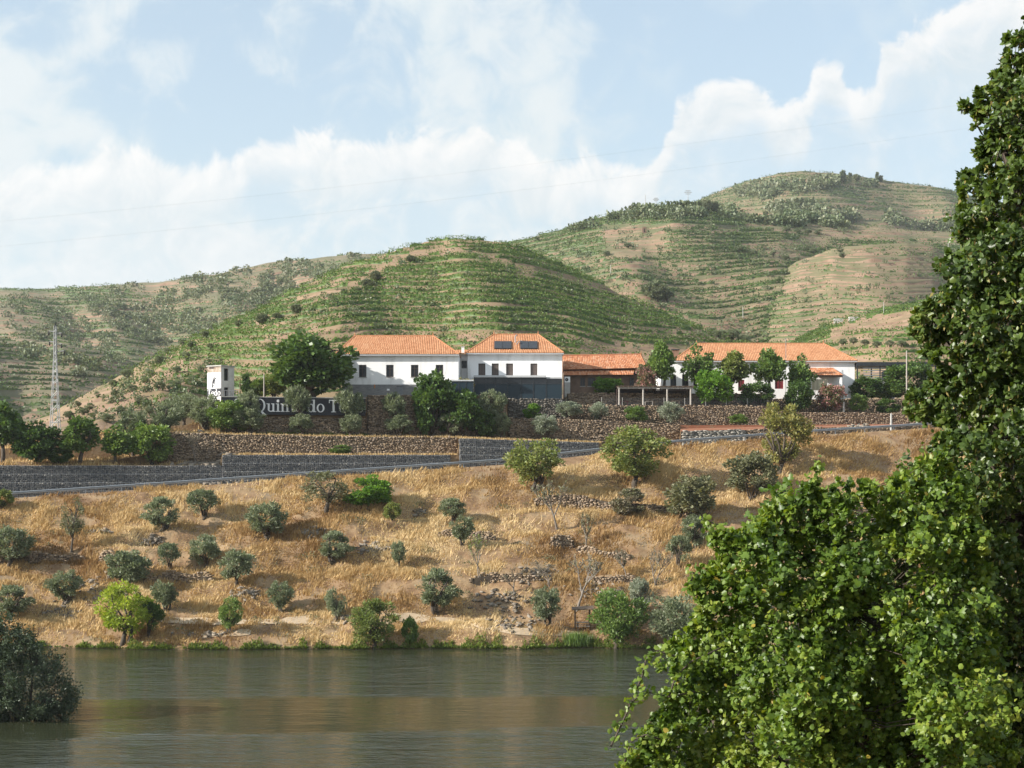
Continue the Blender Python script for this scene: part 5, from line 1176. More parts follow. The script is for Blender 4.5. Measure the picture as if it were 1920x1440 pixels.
for i, (px, top, base, w, lab, leaf) in enumerate([
    (1048, 903, 994, 84, 'nearly leafless grey tree above the dry stone corner wall', 'dull'), (1098, 962, 1038, 60, 'leaning half bare tree before the stone wall', 'dull'), (900, 998, 1092, 62, 'thin sparse tree right of the stacked olives', 'almond'),
    (960, 1062, 1112, 46, 'small dark bare tree beside the low stone wall', 'twiggy'), (1080, 1042, 1142, 92, 'tall many-stemmed bare tree behind the wooden shelter', 'twiggy'), (1178, 1030, 1092, 74, 'grey bare tree above the largest riverside willow', 'twiggy'),
    (1226, 1030, 1098, 66, 'grey bare tree nearest the foreground vine', 'twiggy'), (1030, 1052, 1098, 52, 'low grey bare bush left of the many-stemmed bare tree', 'twiggy'), (368, 812, 866, 30, 'thin bare sapling on the rocks above the gabion wall', 'twiggy')]):
    loc = at_bank(px, base) if base > 900 else on_terr(px, float(walls(np.array([float(px)]))[2][0]) + 1.5)
    o = thing('bare_tree', lab, 'tree', loc, RN.uniform(0, 6)); o.scale = (w / F * loc[1], w / F * loc[1], Zp(top, loc[1]) - loc[2])
    bm, fm = BARE[i % 4]; link('branches', bm, o); c = link('foliage', fm, o); c.material_slots[0].link = 'OBJECT'; c.material_slots[0].material = M[leaf]

# small trees on the slopes: every one a tree of its own, alike ones share a label
ORD = 'first second third fourth fifth sixth seventh eighth ninth tenth eleventh twelfth thirteenth fourteenth fifteenth'.split()
def slope_tree(key, px, py, wpx, hpx, m, label, group, kind='olive', name='olive_tree', cat='olive tree'):
    Y, Z = hill_pt(key, px, py); plant(name, label, cat, kind, (X(px, Y), Y, Z - .1), wpx / F * Y, hpx / F * Y, m, group=group)
LF = 'small olive scattered on the dry left flank of the rounded hill'
for px, py, w in [(130, 792, 26), (172, 770, 22), (215, 752, 26), (250, 740, 24), (240, 712, 30), (282, 708, 24), (300, 690, 30), (330, 702, 26), (352, 680, 28), (210, 730, 24), (182, 752, 20), (262, 766, 26), (300, 745, 28), (330, 728, 24), (160, 784, 24), (225, 778, 26), (280, 782, 30), (360, 720, 24), (200, 795, 28), (375, 700, 22), (318, 668, 22), (345, 650, 20), (270, 724, 20), (145, 765, 18), (395, 655, 18), (235, 690, 20)]:
    slope_tree('A', px + RN.uniform(-4, 4), py, w * RN.uniform(.6, .95), w * .62, RN.choice(['olive', 'olive', 'scrub']), LF, 'olives on the left flank')
LD = 'dark round tree on the dry strip along the hill crest'
for q_, (px, py, w) in enumerate([(770, 490, 18), (690, 540, 24), (704, 525, 22), (672, 548, 16), (645, 550, 14), (555, 585, 20), (520, 600, 20), (492, 606, 26), (448, 614, 16), (386, 632, 16), (360, 652, 18)]):
    slope_tree('A', px, py + 4, w, w * .85, 'scrub', LD + ', %s from the top' % ORD[q_], 'trees along the hill crest strip', 'broad', 'hill_tree', 'tree')
LG = 'grey-green tree in the gully right of the rounded hill'
for px, py, w, q_ in [(1232, 565, 44, 'largest '), (1215, 560, 26, 'smaller left-hand '), (1250, 570, 26, 'smaller right-hand ')]: slope_tree('C1', px, py, w, w * .85, 'scrub', q_ + LG, 'trees in the gully', 'broad', 'hill_tree', 'tree')
for q_, (px, py, w) in enumerate([(1290, 598, 14), (1310, 606, 16), (1335, 612, 20), (1345, 628, 20), (1355, 620, 24), (1375, 630, 26), (1395, 640, 26)]): slope_tree('A', px, py + 8, w, w * .8, 'olive', 'olive in the clump above the long orange roof, %s from left' % ORD[q_], 'olives above the long roof')
for q_, px in enumerate((1580, 1600, 1621, 1644, 1668, 1690)): slope_tree('D', px, 652 + RN.uniform(-4, 4), 17, 14, 'olive', 'small olive in the row right of the long roof, %s from left' % ORD[q_], 'olives in a row on the low slope')
for q_, (px, py) in enumerate(sorted([(1385, 470), (1412, 475), (1450, 480), (1473, 487), (1494, 490), (1515, 468), (1525, 472), (1575, 470), (1580, 485), (1475, 432), (1495, 434), (1515, 436), (1535, 437), (1177, 465), (1137, 478)])):
    slope_tree('C1' if not (px > 1560 and py > 465) else 'C3', px, py + 4, 15, 11, 'olive', 'small olive on the right hand hill shoulder, %s from left' % ORD[q_], 'olives on the right hill')
for q_, (px, h, w) in enumerate([(1580, 24, 11), (1594, 19, 9), (1606, 14, 12), (1645, 18, 8), (1652, 12, 9)]): slope_tree('C2', px, 343, w, h, 'scrub', 'small dark tree on the crest of the highest hill, %s from left' % ORD[q_], 'trees on the summit', 'column', 'pine_tree', 'tree')
for q_, (px, py, w, h) in enumerate(sorted([(1325, 397, 16, 26), (1312, 395, 12, 18), (1340, 398, 14, 24), (1285, 394, 14, 18), (1300, 396, 12, 16), (1260, 395, 16, 14), (1240, 396, 18, 14), (1222, 397, 18, 13), (1200, 402, 16, 12), (1435, 402, 10, 14), (1462, 405, 9, 12), (1495, 407, 10, 13), (1110, 420, 8, 8), (1008, 450, 7, 8)])):
    slope_tree('C1', px, py + 3, w, h, 'scrub', 'dark tree on the right hand skyline shoulder, %s from left' % ORD[q_], 'trees on the right skyline', 'broad', 'pine_tree', 'tree')

# far scrub that reads as a mass
def scrub(key, n, poly, label, size=(2.0, 4.5), keep=-.1, seed=0):
    xs = [p[0] for p in poly]; ys = [p[1] for p in poly]; Ps, Rs = [], []
    k = 0
    for _ in range(n * 6):
        if k >= n: break
        px, py = RN.uniform(min(xs), max(xs)), RN.uniform(min(ys), max(ys))
        if not inpoly(px, py, poly) or vn(px / 40., py / 16., seed) < keep: continue
        Y, Z = hill_pt(key, px, py); s_ = RN.uniform(*size); Ps.append((X(px, Y), Y, Z + s_ * .35, s_)); k += 1
    C = np.array(Ps); per = 46; d = unit(rng.normal(size=(len(C), per, 3))); P = C[:, None, :3] + d * (C[:, 3, None, None] * .5) * (.6 + .4 * rng.random((len(C), per, 1))) * np.array([1, 1, .8])
    P = P.reshape(-1, 3); D = unit(d.reshape(-1, 3) + rng.normal(size=P.shape) * .6); L = np.repeat(C[:, 3], per) * .28 * (.7 + .6 * rng.random(len(P))); V, Fq = cards(P, D, rside(D), L, L * .42)
    o = link('scrub', npmesh('scrub', V, Fq, M['scrub'], rnd=np.clip(np.repeat(rng.normal(.5, .2, len(C)), per) + rng.normal(0, .12, len(P)), 0, 1))); tag(o, label, 'scrub', kind='stuff')
scrub('B', 520, [(200, 545), (420, 515), (560, 492), (700, 480), (640, 520), (560, 560), (480, 600), (380, 640), (300, 650), (200, 620)], 'olive scrub and bushes across the upper left hill', (2, 5), -.3, 3)
scrub('B', 200, [(0, 560), (200, 560), (300, 640), (200, 690), (0, 650)], 'scattered bushes on the hazy left hill', (1.8, 4), -.2, 4)
scrub('B2', 160, [(0, 650), (200, 668), (300, 705), (200, 730), (0, 660)], 'bushes on the slope beyond the pylon', (2, 4), .2, 5)
scrub('C1', 420, [(1060, 440), (1200, 396), (1340, 393), (1520, 412), (1600, 428), (1460, 425), (1300, 410), (1180, 415)], 'bushes along the shoulder of the right hand hill', (2.5, 5.5), -.2, 6)
scrub('C2', 420, [(1230, 402), (1330, 370), (1430, 350), (1560, 340), (1660, 350), (1520, 360), (1400, 385), (1800, 400), (1800, 438), (1500, 415), (1340, 395)], 'bushes on the flank of the highest hill', (3.5, 8), -.05, 7)
scrub('A', 110, [(90, 800), (170, 745), (330, 665), (420, 640), (420, 740), (300, 790)], 'low scrub on the dry left flank of the rounded hill', (.7, 1.5), -.4, 8)
scrub('A', 260, [(250, 700), (560, 550), (800, 460), (900, 458), (1100, 530), (1400, 655), (1200, 680), (600, 640)], 'small bushes dotted along the terraces of the rounded hill', (.6, 1.5), -.3, 10)
scrub('C1', 300, [(900, 475), (1200, 400), (1600, 430), (1500, 640), (1300, 620), (1050, 510)], 'small bushes dotted over the broad right hand terraces', (1.0, 2.4), -.3, 11)
scrub('C3', 90, [(1400, 545), (1500, 490), (1620, 465), (1760, 470), (1800, 560), (1500, 580)], 'small bushes on the dry terraced spur', (.8, 1.8), -.3, 12)

# ------------------------------------------------------------------ dry grass, shore weeds, rocks
def grass(n=230000):
    px = rng.uniform(-60, 1900, n * 2); t = rng.random(n * 2) ** .9
    xw = X(px, 170); dn = fbm(xw / 3.2, t * 14, 3, 71)
    keep = rng.random(n * 2) < np.clip(.64 + .95 * dn + .3 * np.clip((px - 1250) / 200, 0, 1), .04, 1); px, t, xw, dn = [a[keep][:n] for a in (px, t, xw, dn)]; n = len(px)
    ci = np.clip(np.searchsorted(PXC, px) - 1, 0, len(PXC) - 2); f = (px - PXC[ci]) / (PXC[ci + 1] - PXC[ci]); r = 2 + t * (NB - 1); ri = np.clip(r.astype(int), 2, NB); g = r - ri
    def bil(G): return (G[ri, ci] * (1 - f) + G[ri, ci + 1] * f) * (1 - g) + (G[ri + 1, ci] * (1 - f) + G[ri + 1, ci + 1] * f) * g
    Y = bil(GY); Z = bil(GZ); ok = Z > .25; px, t, xw, dn, Y, Z = [a[ok] for a in (px, t, xw, dn, Y, Z)]; n = len(px); xx = X(px, Y)
    tall = np.clip(.40 + .55 * fbm(xw / 1.6, t * 20, 2, 81), .05, 1.2); h = (.12 + .62 * tall) * (.6 + .8 * rng.random(n)); w = .035 + .045 * rng.random(n)
    an = 2 * PI * vn(xw / 2.6, t * 18, 91); lean = np.stack([.35 + .35 * np.cos(an) + rng.normal(0, .28, n), -.45 + .25 * np.sin(an) + rng.normal(0, .28, n), np.ones(n)], -1); D = unit(lean)
    S = unit(np.stack([np.ones(n), rng.normal(0, .5, n), rng.normal(0, .2, n)], -1)); B = np.stack([xx, Y, Z - .03], -1)
    V = np.stack([B - S * w[:, None], B + S * w[:, None], B + D * h[:, None]], 1).reshape(-1, 3)
    hue = np.clip(.58 + .42 * fbm(xw / 9., t * 5, 3, 101) + .12 * dn + rng.normal(0, .13, n) - .42 * np.clip((t - .55) * 2.6, 0, 1) * np.clip(.5 + 1.2 * fbm(px / 170., t * 3, 2, 7), 0, 1), 0, 1)
    o = link('grass', npmesh('grass', V, np.arange(n * 3).reshape(-1, 3), M['straw'], rnd=hue)); tag(o, 'tall dry straw coloured grass covering the bank', 'grass', kind='stuff')
grass()
def ledge_grass(label, a, b, k, n, m, h=.35, depth=1.2, back=0.0):
    px = rng.uniform(a, b, n); w = walls(px); Y = {1: w[2], 2: w[4], 3: w[6], 0: w[0] - 8.2}[k] + (.35 if k else 8.6) + back + depth * rng.random(n) ** 1.5; Z = {1: w[3], 2: w[5], 3: w[7], 0: w[1]}[k]
    P = np.stack([X(px, Y), Y, Z], -1); D = unit(np.stack([rng.normal(0, .35, n), rng.normal(-.25, .35, n), np.ones(n)], -1)); S = unit(np.stack([np.ones(n), rng.normal(0, .5, n), 0 * px], -1)); hh = h * (.4 + .9 * rng.random(n)) * (.6 + .6 * np.abs(vn(px / 9., Y, 3))); ww = .04 + .03 * rng.random(n)
    V = np.stack([P - S * ww[:, None], P + S * ww[:, None], P + D * hh[:, None]], 1).reshape(-1, 3); o = link('grass', npmesh('grass', V, np.arange(n * 3).reshape(-1, 3), m, rnd=np.clip(rng.normal(.6, .2, n), 0, 1))); tag(o, label, 'grass', kind='stuff')
ledge_grass('dry grass along the top of the long terrace wall', 311, 1000, 2, 6000, M['straw'], .38, 3.2)
ledge_grass('dry grass on the ledge above the middle gabion', 417, 1128, 1, 4500, M['straw'], .35, 1.6)
def slope_grass(n=9000):
    px = rng.uniform(-140, 416, n); w = walls(px); Y = w[2] + .4 + 17 * rng.random(n); Z = np.array([gz(a, b) for a, b in zip(px, Y)]); k = np.clip(.5 + .9 * fbm(px / 30., Y / 2., 2, 5), .1, 1.2)
    P = np.stack([X(px, Y), Y, Z - .03], -1); D = unit(np.stack([rng.normal(.1, .35, n), rng.normal(-.25, .35, n), np.ones(n)], -1)); S = unit(np.stack([np.ones(n), rng.normal(0, .5, n), 0 * px], -1)); hh = .65 * k * (.5 + .8 * rng.random(n)); ww = .05 + .04 * rng.random(n)
    V = np.stack([P - S * ww[:, None], P + S * ww[:, None], P + D * hh[:, None]], 1).reshape(-1, 3); o = link('grass', npmesh('grass', V, np.arange(n * 3).reshape(-1, 3), M['straw'], rnd=np.clip(rng.normal(.5, .22, n), 0, 1))); tag(o, 'rough dry grass under the roadside trees at left', 'grass', kind='stuff')
slope_grass()
ledge_grass('yellow-green weeds along the foot of the black sign', 480, 690, 2, 2200, M['weed'], .7, .4, 3.3)
def path(label, pts, w):
    L = []
    for t in np.linspace(0, len(pts) - 1, 60):
        px = float(np.interp(t, range(len(pts)), [p[0] for p in pts])); py = float(np.interp(t, range(len(pts)), [p[1] for p in pts])); Y, Z = hit(px, py); L.append((px, Y, Z))
    L = np.array(L); L[:, 2] = np.convolve(np.pad(L[:, 2], 2, 'edge'), np.ones(5) / 5, 'valid'); V = []
    for k, d in ((0, -w), (1, w)): V.append(np.stack([X(L[:, 0], L[:, 1]), L[:, 1] + d, np.array([gz(a, y + d) for a, y in zip(L[:, 0], L[:, 1])]) + .06 + .05 * rng.random(len(L))], -1))
    n = len(L); i = np.arange(n - 1); o = link('path', npmesh('path', np.concatenate(V), np.stack([i, i + 1, i + 1 + n, i + n], -1), M['dust'])); tag(o, label, kind='structure')
path('trodden dirt path along the lower bank', [(300, 1162), (420, 1168), (520, 1166), (640, 1162), (760, 1158), (860, 1166), (960, 1184), (1100, 1190)], .45)
path('pale dirt track at the water edge near the green sapling', [(340, 1196), (400, 1190), (470, 1186)], .35)
def weeds():
    n = 26000; px = rng.uniform(-60, 1500, n); dn = fbm(px / 14., px * 0, 3, 111) * .7 + .5 * vn(px / 90., px * 0, 113); k = rng.random(n) < np.clip(.55 + 1.1 * dn, .05, 1); px, dn = px[k], dn[k]; n = len(px)
    t = rng.random(n) ** 1.6 * (.008 + .026 * np.clip(dn + .1, 0, 1)); ci = np.clip(np.searchsorted(PXC, px) - 1, 0, len(PXC) - 2); r = 2 + t * (NB - 1); ri = r.astype(int); g = r - ri
    Y = GY[ri, ci] * (1 - g) + GY[ri + 1, ci] * g; Z = np.maximum(GZ[ri, ci] * (1 - g) + GZ[ri + 1, ci] * g, 0); P = np.stack([X(px, Y), Y, Z + rng.random(n) ** 1.5 * (.06 + .35 * np.clip(dn + .1, 0, 1))], -1)
    D = unit(np.stack([rng.normal(0, .5, n), rng.normal(-.3, .4, n), .7 + .4 * rng.random(n)], -1)); L = .12 + .30 * rng.random(n) ** 2; V, Fq = cards(P, D, rside(D), L, L * .2)
    o = link('weeds', npmesh('weeds', V, Fq, M['weed'], rnd=np.clip(.45 + .35 * dn + rng.normal(0, .18, n), 0, 1))); tag(o, 'green weeds and reeds along the far water edge', 'weeds', kind='stuff')
weeds()
def brush(n=330):
    C = []
    while len(C) < n:
        px, py = RN.uniform(-40, 1480), RN.uniform(945, 1205)
        if vn(px / 60., py / 26., 77) < -.15: continue
        Y, Z = hit(px, py); C.append((X(px, Y), Y, Z, RN.uniform(.2, .75) ** 1.3))
    C = np.array(C); per = 40; d = unit(rng.normal(size=(n, per, 3))); d[..., 2] = np.abs(d[..., 2]); P = (C[:, None, :3] + d * (C[:, 3, None, None] * (.3 + .7 * rng.random((n, per, 1)))) * np.array([1.2, 1, .9])).reshape(-1, 3); D = unit(d.reshape(-1, 3) + rng.normal(size=P.shape) * .5); L = np.repeat(C[:, 3], per) * .35 * (.6 + .7 * rng.random(len(P))); V, Fq = cards(P, D, rside(D), L, L * .25)
    o = link('brush', npmesh('brush', V, Fq, M['dull'], rnd=np.clip(np.repeat(rng.normal(.5, .25, n), per) + rng.normal(0, .1, len(P)), 0, 1))); tag(o, 'low dry brush and weeds dotted over the grassy bank', 'brush', kind='stuff')
brush()
def reeds(px, base, w, h, label):
    x_, y_, z_ = at_bank(px, base); n = 700; P = np.stack([rng.normal(0, w / F * y_ * .3, n), rng.normal(0, .5, n), np.zeros(n)], -1); D = unit(np.stack([rng.normal(0, .18, n), rng.normal(0, .18, n), np.ones(n)], -1)); L = h / F * y_ * (.6 + .5 * rng.random(n)); V, Fq = cards(P, D, rside(D), L, .03 + 0 * L)
    o = thing('reeds', label, 'reeds', (x_, y_, max(z_, 0))); link('foliage', npmesh('foliage', V, Fq, M['green'], rnd=rng.random(n)), o)
reeds(1083, 1210, 44, 28, 'clump of green reeds below the wooden shelter')
def rocks(px, py, w, h, n, label, m='rock', size=(.15, .5)):
    o = thing('rock_outcrop', label, 'rocks', at_bank(px, py) if py > 880 else on_terr(px, float(walls(np.array([float(px)]))[2][0]) + 1.6)); L = np.array(o.location); C, s_ = [], []
    for i in range(n):
        a, b = RN.gauss(px, w / 2.6), RN.gauss(py, h / 2.6)
        if py > 880: Y, Z = hit(a, b)
        else: Y = L[1] + RN.gauss(0, 1.0); Z = gz(a, Y)
        C.append((X(a, Y) - L[0], Y - L[1] - .05, Z - L[2] + .06)); s_.append(RN.uniform(*size))
    C = np.array(C); s_ = np.array(s_); an = rng.random(n) * 3; U = unit(np.stack([np.cos(an), np.sin(an), rng.normal(0, .2, n)], -1)); Nn = unit(np.stack([-np.sin(an), np.cos(an), rng.normal(0, .3, n)], -1))
    V, Fq, R_ = stone_boxes(C, U, Nn, s_ * 1.5, s_ * .6, s_, .45); c = link('stones', npmesh('stones', V, Fq, M[m], rnd=R_), o); c['kind'] = 'stuff'
for a in [(700, 1028, 50, 14, 60, 'scattered flat rocks right of the central broad olive'), (590, 1000, 44, 16, 60, 'loose rocks right of the largest round olive'), (190, 1108, 70, 34, 110, 'bare rocky patch behind the lone vase shaped olive'),
          (120, 1150, 50, 20, 60, 'pale rocks below the lone vase shaped olive'), (940, 1130, 70, 26, 80, 'rocky scree left of the rounded olive by the shelter'), (1140, 1110, 70, 18, 80, 'pale rock ledge above the largest riverside willow'),
          (960, 1170, 60, 20, 70, 'pale stones near the path left of the rounded olive'), (285, 1015, 34, 12, 40, 'small rock pile above the forked olive'), (788, 962, 20, 8, 20, 'flat slate slabs right of the yellowish bush'),
          (455, 1112, 40, 16, 50, 'rocks on the bank below the wide crowned olive'), (660, 1158, 50, 12, 40, 'rocks by the river path beside the little olive'), (1608, 852, 20, 12, 10, 'dark boulder in the grass at upper right', 'rock', (.4, .9)),
          (1720, 840, 24, 10, 10, 'dark boulder in the grass near the foreground tree', 'rock', (.4, .9)), (380, 1190, 60, 6, 26, 'pale stones at the water edge below the sapling'), (1020, 1075, 60, 20, 60, 'stones between the small bare trees'), (185, 995, 30, 8, 20, 'few flat stones in the grass beside the thin sapling'),
          (385, 845, 60, 30, 160, 'crumbling rock face between the roadside trees and the long terrace wall', 'rock', (.25, .8))]: rocks(*a)

# ------------------------------------------------------------------ pylon, poles, wires, shelter
def pylon():
    Y = 214.; x = X(103.5, Y); zb = Zp(852, Y); zt = Zp(611, Y); H = zt - zb; o = thing('pylon', 'tall pale steel lattice pylon at the left above the roadside trees', 'pylon', (x, Y, zb))
    wb, wt = 20 / F * Y / 2, 4.2 / F * Y / 2; wd = lambda f: wb + (wt - wb) * min(1, f / .78)
    for sx in (-1, 1):
        for sy in (-1, 1): MB().tube([(x + sx * wb, Y + sy * wb, zb - .5), (x + sx * wt, Y + sy * wt, zb + .78 * H), (x + sx * wt * .8, Y + sy * wt * .8, zt)], .055, 4).part('leg', M['lattice'], o)
    lv = [0]
    while lv[-1] < .97: lv.append(lv[-1] + max(.028, .075 * (1 - lv[-1] * .75)))
    for i in range(len(lv) - 1):
        f0, f1 = lv[i], min(lv[i + 1], .99); w0, w1 = wd(f0), wd(f1); z0, z1 = zb + f0 * H, zb + f1 * H; s_ = 1 if i % 2 else -1
        for sy in (-1, 1): MB().tube([(x - s_ * w0, Y + sy * w0, z0), (x + s_ * w1, Y + sy * w1, z1)], .03, 3).part('brace', M['lattice'], o)
        for sx in (-1, 1): MB().tube([(x + sx * w0, Y - s_ * w0, z0), (x + sx * w1, Y + s_ * w1, z1)], .03, 3).part('brace', M['lattice'], o)
    for f in (.42, .78, .25): 
        w0 = wd(f); z0 = zb + f * H; b = MB()
        for sx, sy, ex, ey in ((-1, -1, 1, -1), (1, -1, 1, 1), (1, 1, -1, 1), (-1, 1, -1, -1)): b.tube([(x + sx * w0, Y + sy * w0, z0), (x + ex * w0, Y + ey * w0, z0)], .055, 3)
        b.part('horizontal_frame', M['lattice'], o)
    for k, (f, sx, ln) in enumerate(((.955, -1, .85), (.94, 1, .85), (.875, -1, .75), (.855, 1, .85), (.80, 1, 1.2))):
        z0 = zb + f * H; a = MB().tube([(x, Y, z0), (x + sx * ln, Y, z0 + .08)], .06, 4).part('cross_arm', M['lattice'], o); MB().tube([(x + sx * ln, Y, z0 + .05), (x + sx * ln, Y, z0 - .30), (x + sx * ln, Y, z0 - .5)], [.06, .14, .05], 7).part('insulator', M['black'], a)
    MB().tube([(x, Y, zt - .2), (x, Y, zt + .45)], [.12, .05], 5).part('cap', M['black'], o)
pylon()
def pole(px, top, base, Y, r, m, name, label, cat='pole', arms=False, z=None):
    zb = gz(px, Y) if z is None else z; zt = Zp(top, Y); o = thing(name, label, cat, (X(px, Y), Y, zb)); x = X(px, Y)
    MB().tube([(x, Y, zb - .3), (x, Y, zt)], [r, r * .75], 8).part('shaft', M[m], o)
    if arms:
        for f, w in ((.97, .18), (.86, .26), (.75, .18)): MB().box(x - (zt - zb) * w, x + (zt - zb) * w, Y - r, Y + r, zb + (zt - zb) * f - r, zb + (zt - zb) * f + r).part('cross_arm', M[m], o)
    else: MB().tube([(x, Y, zt + .003), (x, Y, zt + .12)], [r * .9, r * .5], 8).part('cap', M[m], o)
pole(1700, 659, 752, 226.5, .11, 'woodpale', 'utility_pole', 'grey concrete pole in front of the ivy covered carport')
pole(495, 703, 745, 205.8, .09, 'woodpale', 'trellis_post', 'pale timber post of the vine trellis behind the black sign', 'post')
pole(450, 716, 746, 206.2, .08, 'wood', 'trellis_post', 'dark timber post between the tower and the vine trellis', 'post')
pole(1671, 777, 806, 211.8, .16, 'concrete', 'marker_post', 'short pale concrete post beside the guardrail at right', 'post')
pole(1582, 755, 772, 224., .15, 'concrete', 'marker_post', 'pale gate post right of the lower oleander', 'post')
for px, top, key, py, lab, arms in [(1290, 357, 'C1', 388, 'small lattice power mast on the right skyline', True), (1210, 365, 'C1', 394, 'thin single mast on the right skyline', False), (1230, 371, 'C1', 394, 'short crossarm mast between two skyline masts', True), (1778, 447, 'C1', 470, 'white power pole on the slope at far right', False),
                                    (1145, 497, 'C1', 520, 'thin pole among the vines right of the rounded hill', False), (1657, 567, 'D', 590, 'thin pole above the low slope olives', False), (1393, 575, 'C1', 598, 'thin pole above the dry strip in the valley', False)]:
    Y, Z = hill_pt(key, px, py); pole(px, top, py, Y, .0006 * Y * .33, 'concrete' if not arms else 'lattice', 'power_pole', lab, 'pole', arms, z=Z)
for k, (l, r, lab) in enumerate([((0, 415), (1920, 178), 'upper of two thin power cables crossing the sky'), ((0, 462), (1920, 224), 'lower of two thin power cables crossing the sky')]):
    b = MB(); pts = []
    for i in range(41):
        t = -.4 + 1.8 * i / 40; px = l[0] + (r[0] - l[0]) * t; Y = 150 + 30 * t; py = l[1] + (r[1] - l[1]) * t + 26 * (1 - (2 * t - 1) ** 2) * .6; pts.append((X(px, Y), Y, Zp(py, Y)))
    b.tube(pts, .0045, 4); o = link('power_cable', b.mesh('power_cable', M['wire'])); tag(o, lab, 'cable')
def shelter():
    x, y, z = at_bank(1092, 1180); o = thing('wooden_shelter', 'small wooden picnic shelter with flat roof at the water edge', 'shelter', (x, y, z)); k = y / F
    w = 17 * k; h = 40 * k
    for sx in (-1, 1):
        for yy in (-.5, .9): MB().tube([(x + sx * w * .8, y + yy, z - .3), (x + sx * w * .8, y + yy, z + h - .1)], .055, 6).part('post', M['wood'], o)
    MB().add([(x - w * 1.15, y - .9, z + h - .12), (x + w * 1.25, y - .9, z + h), (x + w * 1.25, y + 1.2, z + h + .1), (x - w * 1.15, y + 1.2, z + h - .02), (x - w * 1.15, y - .9, z + h - .02), (x + w * 1.25, y - .9, z + h + .1), (x + w * 1.25, y + 1.2, z + h + .2), (x - w * 1.15, y + 1.2, z + h + .08)],
             [(0, 3, 2, 1), (4, 5, 6, 7), (0, 1, 5, 4), (1, 2, 6, 5), (2, 3, 7, 6), (3, 0, 4, 7)]).part('roof', M['wood'], o)
    t = MB().box(x - w * .7, x + w * .7, y - .3, y + .4, z + .72, z + .78).part('tabletop', M['woodpale'], o)
    for sy in (-.75, .85): MB().box(x - w * .75, x + w * .75, y + sy - .14, y + sy + .14, z + .40, z + .45).part('bench', M['woodpale'], o)
    for sx in (-1, 1): MB().box(x + sx * w * .5 - .05, x + sx * w * .5 + .05, y - .8, y + .9, z - .2, z + .399).part('leg', M['wood'], o); MB().box(x + sx * w * .5 - .05, x + sx * w * .5 + .05, y - .05, y + .15, z + .402, z + .718).part('support', M['wood'], o)
shelter()
def red_parasol():
    Y = 209.5; x, z = X(727, Y), gz(727, Y); o = thing('garden_parasol', 'small red and white parasol on the wall edge below the white house', 'parasol', (x, Y, z))
    MB().tube([(x, Y, z - .1), (x, Y, z + .35)], .03, 6).part('pole', M['galv'], o)
    MB().tube([(x, Y, z + .05), (x, Y, z + .22), (x, Y, z + .36)], [.40, .30, .03], 10).part('canopy', M['redpaint'], o); MB().tube([(x, Y, z + .16), (x, Y, z + .21)], [.345, .325], 10).part('stripe', M['signwhite'], o)
red_parasol()
for key, px, py, w, h, m, lab in [('C1', 1208, 437, 8, 8, 'brownwall', 'tiny ruined brick hut on the dry patch of the right hill'), ('B', 246, 625, 10, 6, 'stonepale', 'tiny roofless stone hut on the hazy left hill'), ('B', 250, 541, 12, 5, 'beige', 'tiny pale building on the left skyline')]:
    Y, Z = hill_pt(key, px, py); k = Y / F; x = X(px, Y); o = thing('hut', lab, 'hut', (x, Y, Z)); W2, H2 = w * k / 2, h * k
    b = facade(x - W2, x + W2, Z - 1, Z + H2, Y - 1, [(x - W2 * .2, x + W2 * .3, Z - .5, Z + H2 * .6)], .4); shell(b, x - W2, x + W2, Y - 1, Y + 3, Z - 1, Z + H2); b.part('wall', M[m], o)
    MB().box(x - W2 * .2, x + W2 * .3, Y - .55, Y - .5, Z - .5, Z + H2 * .6).part('doorway', M['frame'], o)
for px, py, w in [(1572, 600, 16), (1600, 597, 16)]:
    Y, Z = hill_pt('D', px, py + 8); x = X(px, Y); k = Y / F; o = thing('water_trough', 'low white concrete tank, %s of two in the valley' % ('left' if px < 1580 else 'right'), 'tank', (x, Y, Z))
    MB().box(x - w * k / 2, x + w * k / 2, Y - .5, Y + .5, Z - .3, Z + .75).part('basin', M['concrete'], o); MB().box(x - w * k / 2 - .05, x + w * k / 2 + .05, Y - .55, Y + .55, Z + .752, Z + .85).part('lid', M['white'], o)

# ------------------------------------------------------------------ foreground: alder with climbing vine, willow at left
ALDER = [(1877, 74), (1862, 95), (1878, 150), (1835, 176), (1808, 198), (1838, 230), (1834, 262), (1848, 280), (1815, 322), (1806, 362), (1815, 398), (1800, 430), (1834, 446), (1798, 466), (1758, 500), (1772, 530), (1735, 560), (1692, 606), (1706, 620), (1742, 648), (1735, 690),
         (1765, 700), (1708, 740), (1712, 772), (1760, 800), (1740, 836), (1735, 860), (1700, 900), (1660, 930), (1640, 980), (1650, 1060), (1600, 1130), (1560, 1200), (1480, 1260), (1450, 1330), (1470, 1400), (1500, 1500), (2150, 1500), (2200, 700), (2150, 250), (2020, 60), (1940, 40)]
VINE = [(1745, 860), (1690, 896), (1640, 908), (1575, 912), (1520, 900), (1490, 930), (1450, 948), (1420, 985), (1385, 1000), (1345, 985), (1340, 1015), (1350, 1040), (1312, 1078), (1292, 1102), (1302, 1150), (1288, 1196), (1255, 1220), (1240, 1250), (1262, 1290), (1232, 1330), (1205, 1380), (1180, 1440), (1170, 1500), (1900, 1500), (1880, 1200), (1850, 1000), (1800, 900), (1780, 850)]
